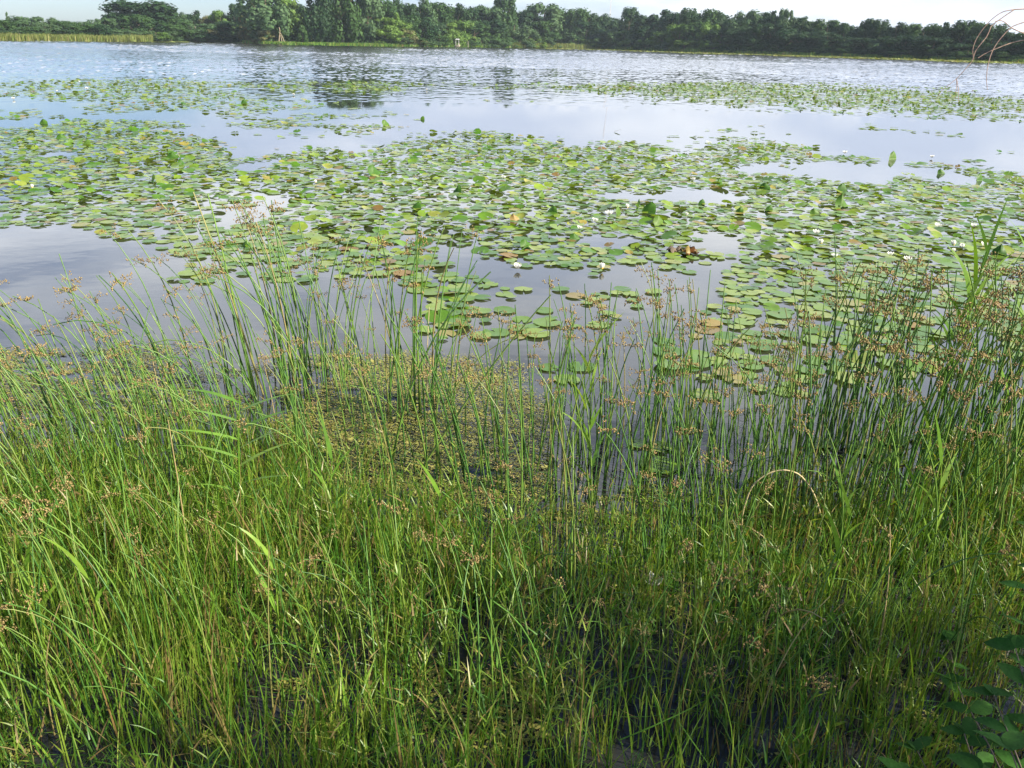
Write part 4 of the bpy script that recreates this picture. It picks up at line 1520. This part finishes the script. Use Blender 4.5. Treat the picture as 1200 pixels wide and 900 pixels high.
# single stems that stand out
def stem_between(p0, p1, label, v=0):
    a_, b_ = gpt(*p0), None
    b_ = aty(p1[0], p1[1], a_[1] + 0.05)
    d_ = b_ - a_
    rushes.append([a_[0], a_[1], float(np.linalg.norm(d_)) * 1.03, math.atan2(d_[1], d_[0]), v, False, label, None, math.atan2(math.hypot(d_[0], d_[1]), d_[2])])


stem_between((486, 555), (646, 338), 'long straight rush slanting right across the open water at centre')
stem_between((455, 560), (575, 310), 'rush curving right just below the long slanting stem', 3)
stem_between((520, 470), (638, 385), 'low arched rush bowing right over the open water', 4)
stem_between((300, 460), (243, 220), 'tallest thin rush crossing the left pool, almost straight')
stem_between((310, 462), (226, 218), 'second tall thin rush left of the tallest one at the left pool')

sized = sorted(range(len(rushes)), key=lambda i: (0 if (len(rushes[i]) > 8 or rushes[i][6] in (LA[0], LB[0])) else 1, -rushes[i][2] / math.hypot(math.hypot(rushes[i][0], rushes[i][1]), 1.5)))
rest = MB()
resth = MB()
nri = 0
for i in sized:
    q = rushes[i]
    x_, y_, h_, az_, v, hd, lab, grp = q[:8]
    tilt = 0.0
    sa, ha, sm, hm, line = RV[v]
    if len(q) > 8:
        e = line[-1]
        tilt = q[8] - math.atan2(math.hypot(e[0], e[1]), e[2])
        h_ = h_ / float(np.linalg.norm(e)) / 1.03
    else:
        tilt = rng.normal(0, 0.05)
    bpx, bpy_ = proj(np.array([x_, y_, h_ * 0.6]))
    Rm = Matrix.Rotation(az_, 4, 'Z') @ Matrix.Rotation(tilt, 4, 'Y')
    vis = -10 < bpx < 1210 and bpy_ < 900
    if nri < 290 and vis:
        o = obj('rush', sm, None, (x_, y_, -0.03))
        o.rotation_euler = Rm.to_euler()
        th_ = rng.uniform(0.8, 1.25) * (1.25 if h_ > .9 else 1)
        o.scale = (h_, h_, h_) if len(q) <= 8 else (h_, h_ * 1.5, h_)
        if grp:
            bq, _ = proj(np.array([x_, y_, 0.0]))
            sh_ = 'straight' if v % 8 in (0, 6) else 'slightly bowed' if v % 8 in (1, 2, 7) else 'strongly arched' if v % 8 in (4, 5) else 'bowed'
            size_ = 'tall ' if h_ > 0.85 else 'short ' if h_ < 0.6 else ''
            zone_ = {LA[1]: 'in the leaning left clump', LB[1]: 'in the centre clump', LC[1]: 'by the left waterline', LD[1]: 'in the right stand', LF[1]: 'in the sparse stand right of centre'}.get(grp, 'in the front grass')
            side_ = ['far left', 'left', 'left of centre', 'right of centre', 'right', 'far right'][max(0, min(5, int(bq / 200)))] if grp in (LE[1], LC[1]) else ('left side' if bq < {LA[1]: 345, LB[1]: 480, LD[1]: 1090, LF[1]: 810}.get(grp, 600) else 'right side')
            lab = size_ + sh_ + ' rush ' + ('with brown head ' if hd else 'with bare tip ') + zone_ + ' ' + side_
        tag(o, lab, 'rush', grp)
        if hd:
            obj('seed_head', hm, o)
        nri += 1
    else:
        A = np.array(Rm.to_3x3()) * h_
        for (vv, f4, f3, tt_), dst in (((sa), rest), ((ha), resth)):
            if dst is resth and not hd:
                continue
            V = vv @ A.T + np.array([x_, y_, -0.03])
            tn = rng.uniform(0, 1)
            if len(f4):
                dst.add(V, f4, tn if dst is rest else tt_)
                if len(f3):
                    dst.f3.append(f3 + dst.n - len(V))
                    dst.m3.append(np.zeros(len(f3)))
rs = MB()
sv = rest.arrays()
rs.v, rs.f4, rs.f3, rs.t = rest.v, rest.f4, rest.f3, rest.t
rs.m4, rs.m3, rs.n = rest.m4, rest.m3, rest.n
off = rs.n
for v_ in resth.v:
    rs.v.append(v_)
rs.t += resth.t
for f_ in resth.f4:
    rs.f4.append(f_ + off)
    rs.m4.append(np.ones(len(f_)))
for f_ in resth.f3:
    rs.f3.append(f_ + off)
    rs.m3.append(np.ones(len(f_)))
tag(obj('rush_bed', rs.mesh('rush_bed', [M['rush'], M['head']])), 'crowded green rush stems with brown seed heads filling the reedy margin', None, None, 'stuff')
print('rushes', len(rushes), nri)


# ------------------------------------------------------------------ broad bladed reeds
def reed(base, h, nleaf, label, lean=0.0, laz=0.0, wid=0.016, llen=0.42, spread=0.5, seed=0, flat=False):
    r = np.random.default_rng(seed)
    root = bpy.data.objects.new('reed_plant', None)
    C.objects.link(root)
    root.location = (base[0], base[1], -0.03)
    tag(root, label, 'reed', 'broad bladed reeds')
    P = centerlines(np.zeros((1, 3)), np.array([laz]), np.array([0.03]), np.array([lean]), np.array([h]), 8)
    mb = MB()
    tubes(mb, P, np.array([0.005]), np.array([0.1]), 5)
    obj('stem', mb.mesh('stem', M['reed']), root)
    for k in range(nleaf):
        t = 0.25 + 0.72 * k / max(1, nleaf - 1)
        i = t * 8
        i0 = min(7, int(i))
        p = P[0, i0] * (1 - (i - i0)) + P[0, i0 + 1] * (i - i0)
        a_ = (0.2 if k % 2 else math.pi - 0.2) + r.normal(0, spread)
        if flat:
            a_ = r.normal(0.05, 0.25) if k % 2 else math.pi + r.normal(0, .25)
            B = centerlines(p[None], np.array([a_]), np.array([1.1]), np.array([r.uniform(0.3, .6)]), np.array([llen * r.uniform(.7, 1.1)]), 7)
        else:
            B = centerlines(p[None], np.array([a_]), np.array([r.uniform(0.12, 0.45)]), np.array([r.uniform(0.1, 1.1)]), np.array([llen * r.uniform(.6, 1.2)]), 7)
        mb = MB()
        tq = np.linspace(0, 1, 8)
        prof = np.clip(np.minimum(0.45 + 3 * tq, 1) * (1 - tq ** 2.0), 0.05, 1)
        yaw = a_ + math.pi / 2 + r.normal(0, .35) if flat else r.uniform(-0.7, 0.7)
        ribbons(mb, B, np.array([wid * r.uniform(.8, 1.2)]), np.array([yaw]), np.array([r.uniform(0, .9)]), prof)
        obj('leaf', mb.mesh('leaf', M['reed']), root)


RD = [((1090, 520), 1.08, 9, 'tall bright green reed standing over the right lily raft', 0), ((1078, 540), 0.9, 7, 'reed just left of the tallest bright one at right', 1), ((1105, 530), 0.85, 7, 'reed right of the tallest bright one, half its blades bent', 2),
      ((1165, 520), 1.05, 8, 'tall reed near the right edge with blades above the rushes', 3), ((1188, 540), 1.2, 9, 'reed closest to the right edge of the photo', 4), ((1150, 560), 0.85, 6, 'shorter reed left of the two at the right edge', 5),
      ((690, 545), 0.60, 6, 'lone green reed standing before the open water right of centre', 6), ((693, 590), 0.5, 5, 'short reed in front of the lone reed right of centre', 7), ((978, 660), 0.42, 4, 'short broad reed blade low in the right grass', 8),
      ((1060, 660), 0.5, 5, 'reed low in the grass below the right rush stand', 9), ((505, 690), 0.45, 5, 'pale broad bladed reed among the centre grass', 10), ((60, 760), 0.42, 5, 'broad bladed reed at the lower left', 11), ((140, 790), 0.40, 5, 'broad bladed reed right of the lower left one', 12),
      ((388, 640), 0.45, 5, 'broad bladed reed in the left centre grass', 13), ((330, 780), 0.38, 5, 'broad bladed reed near the bottom left of centre', 14), ((965, 720), 0.45, 5, 'upright reed in the shady grass right of centre', 15), ((1085, 680), 0.55, 5, 'reed with blades fanned out in the right grass', 16)]
for (p, h, n_, lab, sd) in RD:
    reed(gpt(*p), h, n_, lab, 0.15, random.uniform(0, 6), 0.02 if h > .7 else 0.016, 0.36 if h > .7 else 0.24, 0.5, sd)
reed(gpt(285, 630), 0.66, 13, 'pale reed with blades held out flat to the side at left', 0.12, 0.3, 0.022, 0.26, 0.3, 33, True)


# bent dry stem
def curve_thing(name, pts, r0, r1, label, cat, mat, n=18):
    mb = MB()
    P = spline(pts, n)
    o_ = P[0].copy()
    tube1(mb, P - o_, r0, r1, 5, 0.5)
    o = obj(name, mb.mesh(name, mat), None, tuple(o_))
    return tag(o, label, cat)


curve_thing('bent_dry_stem', [gpt(868, 640), aty(874, 588, 2.75), aty(883, 568, 2.75), aty(896, 557, 2.75), aty(914, 551, 2.75), aty(933, 554, 2.75), aty(946, 566, 2.75), aty(956, 584, 2.75), aty(962, 604, 2.75)], 0.0042, 0.0026, 'dry straw coloured stem bent in an arch above the right grass', 'stem', M['dry'], 30)
curve_thing('fallen_reed_blade', [aty(215, 720, 2.35), aty(300, 697, 2.4), aty(370, 676, 2.45), aty(440, 672, 2.5), aty(505, 677, 2.5)], 0.0045, 0.002, 'long pale stem lying almost level across the lower left grass', 'stem', M['rush'])
curve_thing('fallen_reed_blade', [aty(612, 790, 2.1), aty(650, 788, 2.1), aty(680, 792, 2.1), aty(706, 800, 2.1)], 0.003, 0.002, 'short straw stem lying level low at the centre', 'stem', M['dry'])
curve_thing('dry_reed_stalk', [gpt(500, 470), aty(501, 400, 4.12), aty(503, 360, 4.12)], 0.004, 0.002, 'straight tan dead stalk among the upright centre rushes', 'stem', M['dry'])


# ------------------------------------------------------------------ leafy shrub at lower right
def shrub():
    root = bpy.data.objects.new('leafy_shrub', None)
    C.objects.link(root)
    base = np.array([1.12, 0.95, 0.0])
    root.location = tuple(base)
    tag(root, 'dark green shrub with oval leaves filling the lower right corner', 'shrub')
    r = np.random.default_rng(8)
    LM = []
    for k in range(4):
        mb = MB()
        n_, V = 7, []
        for i in range(n_):
            t = i / (n_ - 1)
            hw = 0.29 * math.sin(math.pi * t ** 0.8) ** 0.8 + 0.004
            for s in (-1, -.5, 0, .5, 1):
                V.append((t, s * hw, 0.10 * abs(s) * hw * 3 * .6 - 0.22 * t * t + 0.012 * math.sin(9 * t + k) * abs(s)))
        F = [(i * 5 + j, (i + 1) * 5 + j, (i + 1) * 5 + j + 1, i * 5 + j + 1) for i in range(n_ - 1) for j in range(4)]
        mb.add(V, F)
        LM.append(mb.mesh('leaf', M['shrub']))
    tips = [(gpt(1075, 880, .28)), gpt(1130, 860, .34), gpt(1165, 815, .42), gpt(1120, 800, .22), gpt(1190, 760, .45), gpt(1185, 880, .5), gpt(1200, 690, .5), gpt(1110, 750, .12), gpt(1215, 620, .55), gpt(1060, 910, .3), gpt(1150, 905, .45)]
    for q, tp in enumerate(tips):
        b0 = np.array([r.normal(0, .06), r.normal(0, .05), 0.0])
        e = tp - base
        mid = (b0 + e) / 2 + np.array([0, 0, 0.12])
        P = spline([b0, mid, e], 9)
        mb = MB()
        tube1(mb, P, 0.0035, 0.0015, 5)
        obj('stem', mb.mesh('stem', M['bark']), root)
        for i in (4, 6, 7, 8):
            t_ = P[min(i, 8)] - P[i - 1]
            a0 = math.atan2(t_[1], t_[0])
            for sgn in (-1, 1) if i < 8 else (-.9, .9, 0):
                l = obj('leaf', LM[int(r.integers(0, 4))], root, tuple(P[i]))
                s_ = r.uniform(0.052, 0.088)
                l.scale = (s_, s_, s_)
                l.rotation_euler = (r.normal(0, .25), r.uniform(-.25, .25), a0 + sgn * r.uniform(0.6, 1.2))


shrub()


# ------------------------------------------------------------------ bank tree at the right: bare twigs reach into view, crown gives the shade
def bank_tree():
    root = bpy.data.objects.new('bank_tree', None)
    C.objects.link(root)
    bx_, by_ = 6.4, -1.05
    root.location = (bx_, by_, 0.2)
    tag(root, 'bare drooping twigs of a bank tree hanging in at the top right corner', 'tree')
    off_ = np.array([bx_, by_, 0.2])
    mb = MB()
    tube1(mb, spline([(0, 0, -.2), (0.1, 0.05, 1.5), (-0.1, 0.1, 2.8), (0.1, 0, 4.9)], 12), 0.16, 0.04, 9)
    for k in range(7):
        a_ = k * 0.9
        z_ = 1.8 + 0.35 * k
        tube1(mb, spline([(0, 0.05, z_), (0.9 * math.cos(a_), 0.9 * math.sin(a_), z_ + .5), (1.9 * math.cos(a_), 1.9 * math.sin(a_), z_ + .8)], 6), 0.05, 0.012, 6)
    obj('trunk', mb.mesh('trunk', M['bark']), root)
    r = np.random.default_rng(3)
    mb = MB()
    for k in range(46):
        a_ = r.uniform(0, 6.28)
        rr = 2.3 * math.sqrt(r.uniform(0.05, 1))
        z_ = 1.7 + 2.9 * r.uniform() ** 1.3
        e = math.sqrt(max(0.1, 1 - ((z_ - 3.5) / 2.2) ** 2))
        c_ = np.array([rr * e * math.cos(a_), 0.55 * rr * e * math.sin(a_) + (3.9 - z_) * 0.52, z_])
        n_ = 80
        d_ = r.normal(size=(n_, 3))
        d_ /= np.linalg.norm(d_, axis=1, keepdims=True)
        Pq = c_ + d_ * r.uniform(.1, 1, (n_, 1)) * r.uniform(0.35, 0.6)
        leaf_quads(mb, Pq, r.normal(size=(n_, 3)) + np.array([0, 0, .6]), r.uniform(0.035, 0.07, n_), r.uniform(0, .6, n_), 0.8)
    obj('crown', mb.mesh('crown', M['shrub'], False), root)

    def twig(pix, Y0, r0, r1, extra=None):
        pts = [aty(a_, b_, Y0) for a_, b_ in pix]
        if extra is not None:
            pts = [np.array(e_) for e_ in extra] + pts
        mbq = MB()
        tube1(mbq, spline(np.array(pts) - off_, 22), r0, r1, 5)
        obj('twig', mbq.mesh('twig', M['twig']), root)
    Y0 = 2.6
    limb = [(bx_ - 0.05, by_ + .1, 2.6), (4.2, 1.2, 2.75), (2.6, 2.4, 2.45), (1.9, 2.6, 2.25)]
    twig([(1216, 34), (1200, 20), (1196, 15), (1189, 11)], Y0, 0.012, 0.0018, limb)
    twig([(1225, 50), (1200, 39), (1186, 33), (1172, 24), (1166, 25)], Y0 + .03, 0.0022, 0.0012)
    twig([(1228, 16), (1200, 26), (1185, 32), (1176, 41), (1168, 51), (1162, 62), (1158, 75), (1156, 92), (1157, 105)], Y0 - .05, 0.0019, 0.0007)
    twig([(1189, 11), (1180, 17), (1170, 24), (1162, 30), (1157, 42), (1148, 53), (1142, 62), (1140, 70), (1132, 80), (1121, 92), (1110, 101), (1102, 108), (1098, 116)], Y0, 0.0016, 0.0006)
    twig([(1189, 11), (1175, 14), (1163, 22), (1152, 34), (1144, 46), (1140, 58), (1141, 70)], Y0, 0.0015, 0.0008)
    twig([(1121, 92), (1121, 100), (1119, 116)], Y0, 0.0010, 0.0006)
    twig([(1121, 92), (1123, 104), (1123, 120)], Y0, 0.0009, 0.0006)
    twig([(1230, 44), (1200, 47), (1186, 50), (1170, 56), (1156, 62), (1146, 68)], Y0 + .06, 0.002, 0.001)


bank_tree()


# ------------------------------------------------------------------ air
def haze():
    me_ = bpy.data.meshes.new('haze')
    q, z0, z1 = 830, -1.7, 66
    me_.from_pydata([(-q, -q, z0), (q, -q, z0), (q, q, z0), (-q, q, z0), (-q, -q, z1), (q, -q, z1), (q, q, z1), (-q, q, z1)], [],
                    [(0, 3, 2, 1), (4, 5, 6, 7), (0, 1, 5, 4), (1, 2, 6, 5), (2, 3, 7, 6), (3, 0, 4, 7)])
    m, t, o = nodes('haze')
    v = t.nodes.new('ShaderNodeVolumePrincipled')
    v.inputs['Color'].default_value = (0.72, 0.86, 1.0, 1)
    v.inputs['Density'].default_value = 0.00015
    t.links.new(v.outputs[0], o.inputs['Volume'])
    me_.materials.append(m)
    tag(obj('haze', me_), 'thin summer haze over the lake', kind='stuff')


haze()
